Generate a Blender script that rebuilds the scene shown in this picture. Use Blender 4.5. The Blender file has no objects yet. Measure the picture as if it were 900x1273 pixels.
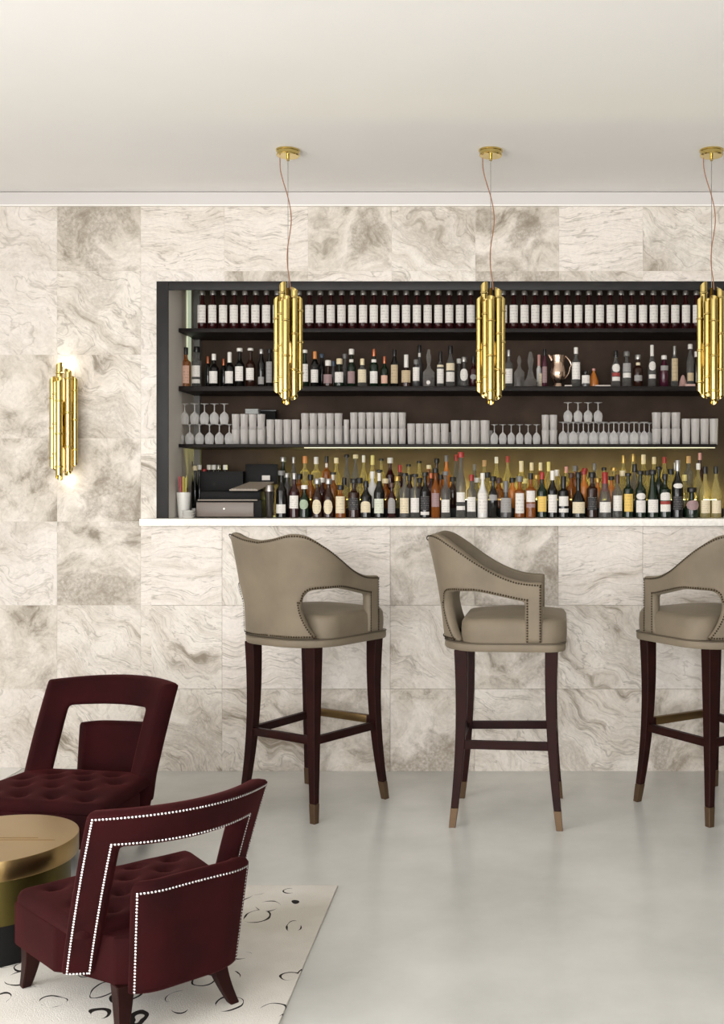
import bpy, bmesh, math, random
from mathutils import Vector, Matrix
random.seed(7)
SC = bpy.context.scene
COL = SC.collection
PI = math.pi

# ------------------------------------------------------------------ camera
F, HX, HY = 1330.0, 630.0, 610.0           # focal length and vanishing point in pixels of the 900x1273 frame
CAM_H = 1.314
cam = bpy.data.cameras.new('camera'); camo = bpy.data.objects.new('camera', cam); COL.objects.link(camo)
camo.location = (0, 0, CAM_H); camo.rotation_euler = (PI/2, 0, 0)
cam.sensor_fit = 'VERTICAL'; cam.sensor_height = 24.0; cam.lens = F/1273*24.0
cam.shift_x = -(HX-450)/1273; cam.shift_y = (HY-636.5)/1273
cam.clip_start = 0.05; cam.clip_end = 60
SC.camera = camo
# ------------------------------------------------------------------ world, lights, exposure
w = bpy.data.worlds.new('world'); SC.world = w; w.use_nodes = True
w.node_tree.nodes['Background'].inputs[0].default_value = (1.0, 0.985, 0.96, 1)
w.node_tree.nodes['Background'].inputs[1].default_value = 0.5
SC.view_settings.view_transform = 'Standard'
try: SC.view_settings.look = 'None'
except Exception: pass
SC.view_settings.gamma = 1.0; SC.view_settings.use_curve_mapping = False
SC.view_settings.exposure = 0.52
def area(name, loc, rot, sx, sy, power, color):
    l = bpy.data.lights.new(name, 'AREA'); l.shape = 'RECTANGLE'; l.size = sx; l.size_y = sy
    l.energy = power; l.color = color
    o = bpy.data.objects.new(name, l); COL.objects.link(o); o.location = loc; o.rotation_euler = rot
    return o
XL, XR, YR = -3.4, 3.6, -2.8
area('window_daylight_side', (XL+0.06, 0.1, 1.45), (0, -PI/2, 0), 2.0, 3.6, 100, (1.0, 0.99, 0.985))
area('window_daylight_rear', (-0.4, YR+0.06, 1.45), (PI/2, 0, 0), 4.6, 2.0, 180, (1.0, 0.99, 0.985))

YW = CAM_H*F/345.5                          # wall face: floor line at pixel row 955.5
YB = CAM_H*F/349.0                          # bar front: floor line at pixel row 959
def PX(px, Y): return (px-HX)*Y/F
def PZ(py, Y): return CAM_H-(py-HY)*Y/F
def FL(px, py):                             # pixel on the floor -> world
    Y = CAM_H*F/(py-HY); return (PX(px, Y), Y)
ZC = PZ(239, YW)

# ------------------------------------------------------------------ materials
MATS = {}
def lin(c):
    return tuple(((v/255)/12.92 if v/255 <= .04045 else ((v/255+.055)/1.055)**2.4) for v in c)
def nodes_of(name):
    m = bpy.data.materials.new(name); m.use_nodes = True
    nt = m.node_tree; b = nt.nodes['Principled BSDF']
    return m, nt, b
def mat(name, rgb=(128,128,128), rough=.5, metal=0., spec=.5, trans=0., sheen=0., sheen_tint=None, coat=0., emit=None, emit_s=0., noise=0., nscale=20., bump=0., bscale=60., aniso=0.):
    if name in MATS: return MATS[name]
    m, nt, b = nodes_of(name); L = lin(rgb)
    b.inputs['Base Color'].default_value = (*L, 1); b.inputs['Roughness'].default_value = rough
    b.inputs['Metallic'].default_value = metal; b.inputs['Specular IOR Level'].default_value = spec
    b.inputs['Transmission Weight'].default_value = trans
    b.inputs['Coat Weight'].default_value = coat
    if sheen:
        b.inputs['Sheen Weight'].default_value = sheen; b.inputs['Sheen Roughness'].default_value = .4
        b.inputs['Sheen Tint'].default_value = (*lin(sheen_tint or rgb), 1)
    if emit: b.inputs['Emission Color'].default_value = (*lin(emit), 1); b.inputs['Emission Strength'].default_value = emit_s
    if noise or bump:
        tc = nt.nodes.new('ShaderNodeTexCoord')
        n = nt.nodes.new('ShaderNodeTexNoise'); n.inputs['Scale'].default_value = nscale; n.inputs['Detail'].default_value = 5
        nt.links.new(tc.outputs['Object'], n.inputs['Vector'])
        if noise:
            r = nt.nodes.new('ShaderNodeValToRGB')
            r.color_ramp.elements[0].position = .3; r.color_ramp.elements[1].position = .7
            r.color_ramp.elements[0].color = (*[v*(1-noise) for v in L], 1); r.color_ramp.elements[1].color = (*[min(1, v*(1+noise)) for v in L], 1)
            nt.links.new(n.outputs['Fac'], r.inputs['Fac']); nt.links.new(r.outputs['Color'], b.inputs['Base Color'])
        if bump:
            n2 = nt.nodes.new('ShaderNodeTexNoise'); n2.inputs['Scale'].default_value = bscale; n2.inputs['Detail'].default_value = 3
            nt.links.new(tc.outputs['Object'], n2.inputs['Vector'])
            bp = nt.nodes.new('ShaderNodeBump'); bp.inputs['Strength'].default_value = bump; bp.inputs['Distance'].default_value = .01
            nt.links.new(n2.outputs['Fac'], bp.inputs['Height']); nt.links.new(bp.outputs['Normal'], b.inputs['Normal'])
    MATS[name] = m; return m

def travertine(name, rot, scl, warp, pale, mid, dark, lo=.36, hi=.68, line=0.5, patch=.5):
    m, nt, b = nodes_of(name); N = nt.nodes.new; LK = nt.links.new
    def math_(op, a, b_=None, c=None):
        n = N('ShaderNodeMath'); n.operation = op
        for k, v in enumerate((a, b_, c)):
            if v is None: continue
            if isinstance(v, (int, float)): n.inputs[k].default_value = v
            else: LK(v, n.inputs[k])
        return n.outputs[0]
    def rng(v, a, b_, c, d):
        n = N('ShaderNodeMapRange'); LK(v, n.inputs['Value'])
        for k, q in zip(('From Min', 'From Max', 'To Min', 'To Max'), (a, b_, c, d)): n.inputs[k].default_value = q
        return n.outputs[0]
    def noise(vec, sc, det, rgh=.6):
        n = N('ShaderNodeTexNoise'); n.inputs['Scale'].default_value = sc; n.inputs['Detail'].default_value = det; n.inputs['Roughness'].default_value = rgh; LK(vec, n.inputs['Vector']); return n
    def mix(f, a, b_):
        n = N('ShaderNodeMix'); n.data_type = 'RGBA'; LK(f, n.inputs['Factor'])
        for k, v in (('A', a), ('B', b_)):
            if isinstance(v, tuple): n.inputs[k].default_value = (*lin(v), 1)
            else: LK(v, n.inputs[k])
        return n.outputs['Result']
    tc = N('ShaderNodeTexCoord'); oi = N('ShaderNodeObjectInfo')
    mul = N('ShaderNodeVectorMath'); mul.operation = 'SCALE'; mul.inputs[0].default_value = (37.1, 11.3, 23.7); LK(oi.outputs['Random'], mul.inputs['Scale'])
    mp = N('ShaderNodeMapping'); mp.inputs['Rotation'].default_value = (0, rot, 0); LK(tc.outputs['Object'], mp.inputs['Vector'])
    ad = N('ShaderNodeVectorMath'); LK(mp.outputs[0], ad.inputs[0]); LK(mul.outputs[0], ad.inputs[1]); P0 = ad.outputs[0]
    wn = noise(P0, 3.4, 2.5, .5)
    sb = N('ShaderNodeVectorMath'); sb.operation = 'SUBTRACT'; LK(wn.outputs['Color'], sb.inputs[0]); sb.inputs[1].default_value = (.5,.5,.5)
    sc = N('ShaderNodeVectorMath'); sc.operation = 'SCALE'; sc.inputs['Scale'].default_value = warp; LK(sb.outputs[0], sc.inputs[0])
    a2 = N('ShaderNodeVectorMath'); LK(P0, a2.inputs[0]); LK(sc.outputs[0], a2.inputs[1])
    m2 = N('ShaderNodeMapping'); m2.inputs['Scale'].default_value = scl; LK(a2.outputs[0], m2.inputs['Vector']); P1 = m2.outputs[0]
    n1 = noise(P1, 1.0, 11, .68).outputs['Fac']
    r = N('ShaderNodeValToRGB'); e = r.color_ramp.elements
    e[0].position = lo; e[0].color = (*lin(dark), 1); e[1].position = hi; e[1].color = (*lin(pale), 1)
    k = e.new((lo+hi)/2-.02); k.color = (*lin(mid), 1); LK(n1, r.inputs['Fac'])
    col = r.outputs['Color']
    # banding: fine sediment lines that follow the warped layers
    bands = noise(P1, 3.6, 5, .6).outputs['Fac']
    col = mix(rng(math_('ABSOLUTE', math_('SUBTRACT', bands, .5)), 0, .03, line*.55, 0), col, dark)
    v2 = noise(P1, 1.5, 4, .5).outputs['Fac']
    col = mix(rng(math_('ABSOLUTE', math_('SUBTRACT', v2, .52)), 0, .014, line, 0), col, tuple(int(v*.86) for v in dark))
    # porous speckled patches with fairly sharp outlines
    pm = rng(noise(a2.outputs[0], 3.2, 7, .6).outputs['Fac'], .50, .58, 0, 1)
    sp = rng(noise(P0, 75, 5, .65).outputs['Fac'], .36, .66, 1, .35)
    col = mix(math_('MULTIPLY', math_('MULTIPLY', pm, sp), patch), col, dark)
    fine = rng(noise(P0, 60, 6, .7).outputs['Fac'], .35, .7, .90, 1.05)
    mm = N('ShaderNodeVectorMath'); mm.operation = 'SCALE'; LK(col, mm.inputs[0]); LK(fine, mm.inputs['Scale'])
    LK(mm.outputs[0], b.inputs['Base Color'])
    b.inputs['Roughness'].default_value = .45
    MATS[name] = m; return m
PALE, MID, DARK = (240,235,227), (222,215,203), (172,163,147)
TR = [travertine('travertine_layered', 0.05, (1.3, 1.3, 13.0), .20, (229,221,212), (217,208,197), (152,139,122), .30, .50, .55, .10),
      travertine('travertine_cloud', 0.5, (5.0, 5.0, 6.0), .34, (227,219,209), (203,194,181), (136,124,107), .34, .60, .2, .75),
      travertine('travertine_swirl', -0.55, (1.8, 1.8, 9.0), .40, (228,221,211), (211,202,190), (142,130,113), .34, .56, .5, .40),
      travertine('travertine_pale', -0.5, (2.2, 2.2, 6.0), .36, (229,222,214), (218,210,200), (164,152,136), .31, .55, .4, .25)]
GROUT = mat('grout', (218,212,203), .8)
PLASTER = mat('white_plaster', (244,242,240), .85, noise=.01, nscale=3)
CORNICE = mat('cornice_paint', (208,204,201), .7)
ROOMWALL = mat('room_wall_paint', (112,108,104), .8)
FRAME = mat('dark_stained_frame', (32,30,30), .5, spec=.3, noise=.25, nscale=9)
REVEAL = mat('niche_plaster', (206,196,182), .8, noise=.08, nscale=5)
BACKP = mat('brown_back_panel', (66,53,44), .8, spec=.2, noise=.3, nscale=6)
SHELFM = mat('dark_shelf', (26,21,19), .5, spec=.2, noise=.2, nscale=8)
SLAB = travertine('cream_marble', .6, (5, 5, 7), .2, (250,247,240), (245,240,231), (228,216,198), .22, .45, .2, .1)
VELVET = mat('burgundy_velvet', (40,6,8), .85, spec=.12, sheen=.22, sheen_tint=(140,50,52), noise=.3, nscale=6, bump=.05, bscale=220)
TAUPE = mat('taupe_velvet', (118,107,90), .6, spec=.3, sheen=.2, sheen_tint=(190,178,156), noise=.14, nscale=7, bump=.04, bscale=240)
TAUPE_D = mat('taupe_piping', (84,74,60), .6)
WOOD = mat('dark_mahogany', (35,11,8), .5, coat=.0, spec=.14, noise=.25, nscale=16)
BRASS_AGED = mat('aged_brass', (116,94,62), .38, metal=1.)
FERR = mat('ferrule_brass', (96,76,56), .5, metal=.7)
GOLD = mat('polished_gold', (206,184,116), .14, metal=1.)
GOLD_D = mat('gold_bore', (90,66,20), .45, metal=1.)
NAIL_D = mat('bronze_nail', (58,48,36), .35, metal=1.)
NAIL_S = mat('silver_nail', (238,236,236), .25, metal=1.)
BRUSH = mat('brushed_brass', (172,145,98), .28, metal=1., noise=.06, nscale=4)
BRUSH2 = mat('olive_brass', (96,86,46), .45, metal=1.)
BLACKB = mat('black_plinth', (12,11,10), .6, spec=.2)
CORDM = mat('brown_cord', (146,98,64), .6)
STEEL = mat('steel_cable', (150,148,142), .35, metal=1.)

def clear_glass(name, rgb, op, gl=.08):
    m = bpy.data.materials.new(name); m.use_nodes = True; nt = m.node_tree; nt.nodes.clear(); N = nt.nodes.new; LK = nt.links.new
    out = N('ShaderNodeOutputMaterial'); tr = N('ShaderNodeBsdfTransparent'); tr.inputs[0].default_value = (*[.5+.5*v for v in lin(rgb)], 1)
    df = N('ShaderNodeBsdfPrincipled'); df.inputs['Base Color'].default_value = (*lin(rgb), 1); df.inputs['Roughness'].default_value = .15
    lw = N('ShaderNodeLayerWeight'); lw.inputs['Blend'].default_value = .35
    mr = N('ShaderNodeMapRange'); mr.inputs['To Min'].default_value = op; mr.inputs['To Max'].default_value = min(1, op+.5); LK(lw.outputs['Facing'], mr.inputs['Value'])
    mx = N('ShaderNodeMixShader'); LK(mr.outputs[0], mx.inputs['Fac']); LK(tr.outputs[0], mx.inputs[1]); LK(df.outputs[0], mx.inputs[2]); LK(mx.outputs[0], out.inputs['Surface'])
    MATS[name] = m; return m
GL_TUMB = clear_glass('tumbler_glass', (230,226,222), .30)
GL_WINE = clear_glass('stemware_glass', (240,238,235), .30)
GLASS = {'black': mat('black_glass', (15,13,12), .12), 'green': mat('dark_green_glass', (16,32,18), .12), 'brown': mat('brown_glass', (44,22,14), .12),
         'red': mat('dark_red_glass', (48,12,14), .12), 'purple': mat('purple_glass', (66,22,40), .15), 'grey': mat('grey_glass', (70,68,68), .2),
         'amber': clear_glass('amber_glass', (150,84,30), .55), 'clear': clear_glass('clear_bottle_glass', (128,126,122), .28),
         'pale': clear_glass('pale_gold_glass', (198,184,120), .28), 'orange': mat('orange_glass', (200,120,50), .2), 'white': mat('white_glass', (214,212,208), .2)}
GLW = {'black': 'black', 'green': 'dark green', 'brown': 'brown', 'red': 'dark red', 'purple': 'purple', 'grey': 'grey', 'amber': 'amber', 'clear': 'clear', 'pale': 'pale gold', 'orange': 'orange', 'white': 'white'}
CAPC = {'black': (20,18,18), 'white': (222,218,210), 'silver': (168,166,162), 'grey': (110,108,106), 'red': (150,36,32), 'cream': (224,208,170), 'copper': (176,106,76), 'orange': (206,134,74), 'brown': (70,44,34), 'gold': (190,158,92), 'cork': (188,148,98), 'blue': (70,84,100), 'yellow': (222,206,130), 'pink': (206,150,140)}
def capmat(c): return mat('cap_'+c, CAPC[c], .35, metal=(.8 if c in ('silver','gold','copper') else 0))
LABC = {'white': (222,217,210), 'cream': (218,204,174), 'grey': (150,147,144), 'tan': (190,170,136), 'pink': (212,170,148), 'black': (38,36,38), 'yellow': (222,186,96), 'green': (160,176,150), 'mauve': (150,124,124), 'palegreen': (212,214,196), 'red': (150,50,44)}
def labmat(c):
    n = 'paper_'+c
    if n in MATS: return MATS[n]
    m, nt, b = nodes_of(n); N = nt.nodes.new; LK = nt.links.new
    tc = N('ShaderNodeTexCoord'); oi = N('ShaderNodeObjectInfo'); sx = N('ShaderNodeSeparateXYZ'); LK(tc.outputs['Generated'], sx.inputs[0])
    # rows of illegible print: a band pattern broken up by noise
    mu = N('ShaderNodeMath'); mu.operation = 'MULTIPLY'; mu.inputs[1].default_value = 6.0; LK(sx.outputs['Z'], mu.inputs[0])
    ad = N('ShaderNodeMath'); LK(mu.outputs[0], ad.inputs[0]); LK(oi.outputs['Random'], ad.inputs[1])
    fr = N('ShaderNodeMath'); fr.operation = 'FRACT'; LK(ad.outputs[0], fr.inputs[0])
    gt = N('ShaderNodeMath'); gt.operation = 'LESS_THAN'; gt.inputs[1].default_value = .34; LK(fr.outputs[0], gt.inputs[0])
    nz = N('ShaderNodeTexNoise'); nz.inputs['Scale'].default_value = 7; mp = N('ShaderNodeMapping'); mp.inputs['Scale'].default_value = (2.4, 1, 1)
    LK(tc.outputs['Generated'], mp.inputs['Vector']); av = N('ShaderNodeVectorMath'); LK(mp.outputs[0], av.inputs[0]); LK(oi.outputs['Random'], av.inputs[1]); LK(av.outputs[0], nz.inputs['Vector'])
    g2 = N('ShaderNodeMath'); g2.operation = 'GREATER_THAN'; g2.inputs[1].default_value = .54; LK(nz.outputs['Fac'], g2.inputs[0])
    pr = N('ShaderNodeMath'); pr.operation = 'MULTIPLY'; LK(gt.outputs[0], pr.inputs[0]); LK(g2.outputs[0], pr.inputs[1])
    p2 = N('ShaderNodeMath'); p2.operation = 'MULTIPLY'; p2.inputs[1].default_value = .38; LK(pr.outputs[0], p2.inputs[0])
    mx = N('ShaderNodeMix'); mx.data_type = 'RGBA'; mx.inputs['A'].default_value = (*lin(LABC[c]), 1)
    mx.inputs['B'].default_value = (*lin((200,196,190) if c == 'black' else (60,48,44)), 1); LK(p2.outputs[0], mx.inputs['Factor'])
    LK(mx.outputs['Result'], b.inputs['Base Color']); b.inputs['Roughness'].default_value = .6
    MATS[n] = m; return m

# ------------------------------------------------------------------ mesh helpers
def link(name, me, m=None, parent=None, loc=None, smooth=None):
    o = bpy.data.objects.new(name, me); COL.objects.link(o)
    if m is not None and len(me.materials) == 0: me.materials.append(m)
    if parent is not None: o.parent = parent
    if loc is not None: o.location = loc
    return o
def mesh(name, bm, smooth=True, angle=40):
    bmesh.ops.recalc_face_normals(bm, faces=bm.faces[:])
    me = bpy.data.meshes.new(name); bm.to_mesh(me); bm.free()
    if smooth:
        me.polygons.foreach_set('use_smooth', [True]*len(me.polygons))
        me.set_sharp_from_angle(angle=math.radians(angle))
    return me
def empty(name, loc=(0,0,0), rz=0., scale=1.):
    o = bpy.data.objects.new(name, None); COL.objects.link(o); o.location = loc; o.rotation_euler = (0,0,rz); o.scale = (scale,)*3
    o.empty_display_size = .1; return o
def tag(o, label=None, cat=None, group=None, kind=None):
    if label: o['label'] = label
    if cat: o['category'] = cat
    if group: o['group'] = group
    if kind: o['kind'] = kind
    return o
def copy_tree(o, parent=None):
    c = o.copy(); COL.objects.link(c); c.parent = parent
    for ch in [x for x in bpy.data.objects if x.parent == o]: copy_tree(ch, c)
    return c
def add_box(bm, x0, x1, y0, y1, z0, z1, bev=0.):
    b2 = bmesh.new(); v = [b2.verts.new((x, y, z)) for z in (z0, z1) for y in (y0, y1) for x in (x0, x1)]
    for f in ((0,1,3,2),(4,5,7,6),(0,1,5,4),(2,3,7,6),(0,2,6,4),(1,3,7,5)): b2.faces.new([v[i] for i in f])
    bmesh.ops.recalc_face_normals(b2, faces=b2.faces[:])
    if bev: bmesh.ops.bevel(b2, geom=b2.edges[:], offset=bev, segments=2, affect='EDGES', profile=.5)
    t = bpy.data.meshes.new('t'); b2.to_mesh(t); b2.free(); bm.from_mesh(t); bpy.data.meshes.remove(t)
def box(name, x0, x1, y0, y1, z0, z1, m, parent=None, bev=0.):
    bm = bmesh.new(); add_box(bm, x0, x1, y0, y1, z0, z1, bev); return link(name, mesh(name, bm), m, parent)
def prism(name, pts, z0, z1, m, parent=None, bev=0.):
    bm = bmesh.new(); a = [bm.verts.new((x, y, z0)) for x, y in pts]; b = [bm.verts.new((x, y, z1)) for x, y in pts]; n = len(pts)
    bm.faces.new(a[::-1]); bm.faces.new(b)
    for i in range(n): bm.faces.new((a[i], a[(i+1)%n], b[(i+1)%n], b[i]))
    if bev: bmesh.ops.bevel(bm, geom=bm.edges[:], offset=bev, segments=2, affect='EDGES', profile=.5)
    return link(name, mesh(name, bm), m, parent)
def add_lathe(bm, prof, seg=16, cx=0., cy=0., cz=0., sx=1., sy=1.):
    rings = []
    for r, z in prof:
        if r < 1e-6: rings.append([bm.verts.new((cx, cy, cz+z))])
        else: rings.append([bm.verts.new((cx+sx*r*math.cos(2*PI*k/seg), cy+sy*r*math.sin(2*PI*k/seg), cz+z)) for k in range(seg)])
    for a, b in zip(rings, rings[1:]):
        for k in range(seg):
            k2 = (k+1) % seg
            if len(a) == 1 and len(b) == 1: continue
            if len(a) == 1: bm.faces.new((a[0], b[k], b[k2]))
            elif len(b) == 1: bm.faces.new((a[k], a[k2], b[0]))
            else: bm.faces.new((a[k], a[k2], b[k2], b[k]))
def lathe(name, prof, m, parent=None, seg=16, loc=None, sx=1., sy=1., angle=40):
    bm = bmesh.new(); add_lathe(bm, prof, seg, sx=sx, sy=sy); return link(name, mesh(name, bm, angle=angle), m, parent, loc)
def add_tube(bm, pts, rad, seg=8):
    P = [Vector(p) for p in pts]; rings = []; ref = Vector((0, 1, 0.13)).normalized()
    for i, p in enumerate(P):
        d = (P[min(i+1, len(P)-1)]-P[max(i-1, 0)]).normalized(); a = d.cross(ref).normalized(); b = d.cross(a).normalized()
        r = rad(i/(len(P)-1)) if callable(rad) else rad
        rings.append([bm.verts.new(p+a*r*math.cos(2*PI*k/seg)+b*r*math.sin(2*PI*k/seg)) for k in range(seg)])
    for a, b in zip(rings, rings[1:]):
        for k in range(seg): bm.faces.new((a[k], a[(k+1)%seg], b[(k+1)%seg], b[k]))
    bm.faces.new(rings[0]); bm.faces.new(rings[-1][::-1])
def tube(name, pts, rad, m, parent=None, seg=8):
    bm = bmesh.new(); add_tube(bm, pts, rad, seg); return link(name, mesh(name, bm), m, parent)
def add_beam(bm, secs):
    """secs: list of (x, y, z, half_x, half_y) square sections from bottom to top"""
    rings = [[bm.verts.new((x+sx*hx, y+sy*hy, z)) for sx, sy in ((-1,-1),(1,-1),(1,1),(-1,1))] for x, y, z, hx, hy in secs]
    for a, b in zip(rings, rings[1:]):
        for k in range(4): bm.faces.new((a[k], a[(k+1)%4], b[(k+1)%4], b[k]))
    bm.faces.new(rings[0][::-1]); bm.faces.new(rings[-1])
def beam(name, secs, m, parent=None, bev=.002):
    bm = bmesh.new(); add_beam(bm, secs)
    if bev:
        bmesh.ops.recalc_face_normals(bm, faces=bm.faces[:])
        es = [e for e in bm.edges if len(e.link_faces) == 2 and e.calc_face_angle(0) > .6]
        bmesh.ops.bevel(bm, geom=es, offset=bev, segments=1, affect='EDGES')
    return link(name, mesh(name, bm, angle=25), m, parent)
def smoothstep(a, b, t):
    t = max(0., min(1., (t-a)/(b-a))); return t*t*(3-2*t)
def interp(tbl, t):
    if t <= tbl[0][0]: return tbl[0][1]
    for (a, va), (b, vb) in zip(tbl, tbl[1:]):
        if t <= b:
            u = (t-a)/(b-a); u = u*u*(3-2*u) if False else u
            return va+(vb-va)*u
    return tbl[-1][1]
def smooth_interp(tbl, t):
    """Catmull-Rom through the table"""
    n = len(tbl)
    if t <= tbl[0][0]: return tbl[0][1]
    if t >= tbl[-1][0]: return tbl[-1][1]
    for i in range(n-1):
        if t <= tbl[i+1][0]:
            x0, y0 = tbl[i]; x1, y1 = tbl[i+1]; h = x1-x0; u = (t-x0)/h
            def sl(k):
                if k <= 0 or k >= n-1: 
                    j = 0 if k <= 0 else n-2
                    return (tbl[j+1][1]-tbl[j][1])/(tbl[j+1][0]-tbl[j][0])
                return (tbl[k+1][1]-tbl[k-1][1])/(tbl[k+1][0]-tbl[k-1][0])
            m0, m1 = sl(i)*h, sl(i+1)*h
            return (2*u**3-3*u**2+1)*y0+(u**3-2*u**2+u)*m0+(-2*u**3+3*u**2)*y1+(u**3-u**2)*m1

# ------------------------------------------------------------------ the room
def struct(o): o['kind'] = 'structure'; return o
def concrete():
    m, nt, b = nodes_of('polished_concrete'); N = nt.nodes.new; LK = nt.links.new
    tc = N('ShaderNodeTexCoord'); n1 = N('ShaderNodeTexNoise'); n1.inputs['Scale'].default_value = 1.6; n1.inputs['Detail'].default_value = 8; n1.inputs['Roughness'].default_value = .6; LK(tc.outputs['Object'], n1.inputs['Vector'])
    r = N('ShaderNodeValToRGB'); r.color_ramp.elements[0].position = .3; r.color_ramp.elements[1].position = .72
    r.color_ramp.elements[0].color = (*lin((186,186,181)), 1); r.color_ramp.elements[1].color = (*lin((211,211,206)), 1)
    LK(n1.outputs['Fac'], r.inputs['Fac']); LK(r.outputs['Color'], b.inputs['Base Color'])
    n2 = N('ShaderNodeTexNoise'); n2.inputs['Scale'].default_value = 7; n2.inputs['Detail'].default_value = 4; LK(tc.outputs['Object'], n2.inputs['Vector'])
    mr = N('ShaderNodeMapRange'); mr.inputs['To Min'].default_value = .12; mr.inputs['To Max'].default_value = .30; LK(n2.outputs['Fac'], mr.inputs['Value']); LK(mr.outputs[0], b.inputs['Roughness'])
    b.inputs['Specular IOR Level'].default_value = .45
    MATS['polished_concrete'] = m; return m
struct(box('floor', XL, XR, YR, YW+.6, -.06, 0, concrete()))
struct(box('ceiling', XL, XR, YR, YW+.6, ZC, ZC+.06, PLASTER))
struct(box('wall_right', XR, XR+.08, YR, YW+.6, 0, ZC, ROOMWALL))
def wall_with_hole(name, axis, c0, c1, a0, a1, z0, z1, h, m):
    """a slab in the plane 'axis' with a rectangular opening h=(a,b,zlo,zhi)"""
    bm = bmesh.new()
    for (p, q, r, s) in ((a0, h[0], z0, z1), (h[1], a1, z0, z1), (h[0], h[1], z0, h[2]), (h[0], h[1], h[3], z1)):
        if q-p < 1e-4 or s-r < 1e-4: continue
        if axis == 'x': add_box(bm, c0, c1, p, q, r, s)
        else: add_box(bm, p, q, c0, c1, r, s)
    return struct(link(name, mesh(name, bm), m))
wall_with_hole('wall_left', 'x', XL-.12, XL, YR, YW+.6, 0, ZC, (-1.7, 1.9, .45, 2.45), PLASTER)
wall_with_hole('wall_rear', 'y', YR-.12, YR, XL, XR, 0, ZC, (-2.7, 1.9, .45, 2.45), ROOMWALL)
WF = mat('white_window_frame', (222,220,215), .5); PANE = mat('window_pane', (235,238,240), .02, trans=1.)
def window(name, axis, c, a0, a1, z0, z1, n):
    w_ = empty(name, ((c, (a0+a1)/2, z0) if axis == 'x' else ((a0+a1)/2, c, z0))); struct(w_)
    def b(nm, p, q, r, s, d, m):
        bm = bmesh.new(); mid = (a0+a1)/2
        if axis == 'x': add_box(bm, -d, d, p-mid, q-mid, r-z0, s-z0)
        else: add_box(bm, p-mid, q-mid, -d, d, r-z0, s-z0)
        return link(nm, mesh(nm, bm), m, w_)
    t = .05
    b('window_sill', a0, a1, z0, z0+t, .05, WF); b('window_head', a0, a1, z1-t, z1, .04, WF)
    st = (a1-a0)/n
    for i in range(n+1):
        x = a0+i*st; x = min(max(x, a0+t/2), a1-t/2); b('window_mullion', x-t/2, x+t/2, z0+t, z1-t, .04, WF)
    for i in range(n): b('window_pane', a0+i*st+t/2, a0+(i+1)*st-t/2, z0+t, z1-t, .004, PANE)
window('window_1', 'x', XL-.06, -1.7, 1.9, .45, 2.45, 4)
window('window_2', 'y', YR-.06, -2.7, 1.9, .45, 2.45, 5)

# back wall with the bar niche
NX0, NX1 = PX(195, YW), PX(975, YW)              # outer edge of the dark frame
NZ0, NZ1 = PZ(645, YW), PZ(350, YW)
RX0, RX1 = PX(210, YW), PX(960, YW)              # inside of the frame
RZ1 = PZ(361, YW)
YK = F*(-RX0)/(HX-243)                           # back of the niche
wb = wall_with_hole('wall_back', 'y', YW+.0012, YW+.2, XL, XR, 0, ZC, (RX0, RX1, PZ(654, YB-.042)-.003, NZ1), GROUT)
TW = 104.0
colx = [71+TW*k for k in range(-6, 16)]
rows = [(257, 337), (337, 441), (441, 545), (545, 648.5), (648.5, 752.5), (752.5, 856.5), (856.5, 955.5)]
KINDS = {0: (3,1,0,0,1,2,1,0,2), 1: (3,2,3,1,0,2,1,2,0), 2: (1,2,3,0,1,2,0,2,1), 3: (1,1,2,3,0,1,2,1,0), 4: (3,1,0,2,0,1,1,0,0), 5: (1,2,2,0,3,2,2,2,2), 6: (3,2,2,2,1,0,2,2,1)}
TILES = {}
def tile_obj(wm, hm, kind, parent, x, y, z, bev=.0006, th=.012):
    key = (round(wm, 4), round(hm, 4), kind)
    if key not in TILES:
        bm = bmesh.new(); g = .0005; add_box(bm, -wm/2+g, wm/2-g, 0, th, -hm/2+g, hm/2-g, bev)
        TILES[key] = mesh('wall_tile', bm, smooth=False); TILES[key].materials.append(TR[kind])
    return link('tile', TILES[key], None, parent, (x, y, z))
def cut(r, h):
    x0, x1, z0, z1 = r; a, b, c, d = h
    if x1 <= a or x0 >= b or z1 <= c or z0 >= d: return [r]
    out = []
    if x0 < a: out.append((x0, a, z0, z1))
    if x1 > b: out.append((b, x1, z0, z1))
    xa, xb = max(x0, a), min(x1, b)
    if z1 > d: out.append((xa, xb, d, z1))
    if z0 < c: out.append((xa, xb, z0, c))
    return out
BX0 = PX(188, YB)
for ri, (ya, yb) in enumerate(rows):
    for ci in range(len(colx)-1):
        x0, x1 = PX(colx[ci], YW), PX(colx[ci+1], YW); z0, z1 = PZ(yb, YW), PZ(ya, YW)
        x0, x1 = max(x0, XL), min(x1, XR)
        if x1-x0 < .03: continue
        kind = KINDS[ri][(ci-5) % 9]
        for (a, b, c, d) in cut((x0, x1, max(z0, .0), z1), (NX0, NX1, NZ0-.04, NZ1)):
            if a >= BX0-.001 and d < 1.2: continue         # behind the bar front
            if b-a < .004 or d-c < .004: continue
            tile_obj(b-a, d-c, kind, wb, (a+b)/2, YW, (c+d)/2)
# cornice strip under the ceiling
struct(box('trim_1', XL, XR, YW-.012, YW+.012, PZ(257, YW)+.006, ZC-.004, CORNICE))
struct(box('trim_2', XL, XR, YW-.018, YW+.012, PZ(257, YW), PZ(257, YW)+.006, mat('cornice_bead', (244,241,236), .5)))
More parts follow.
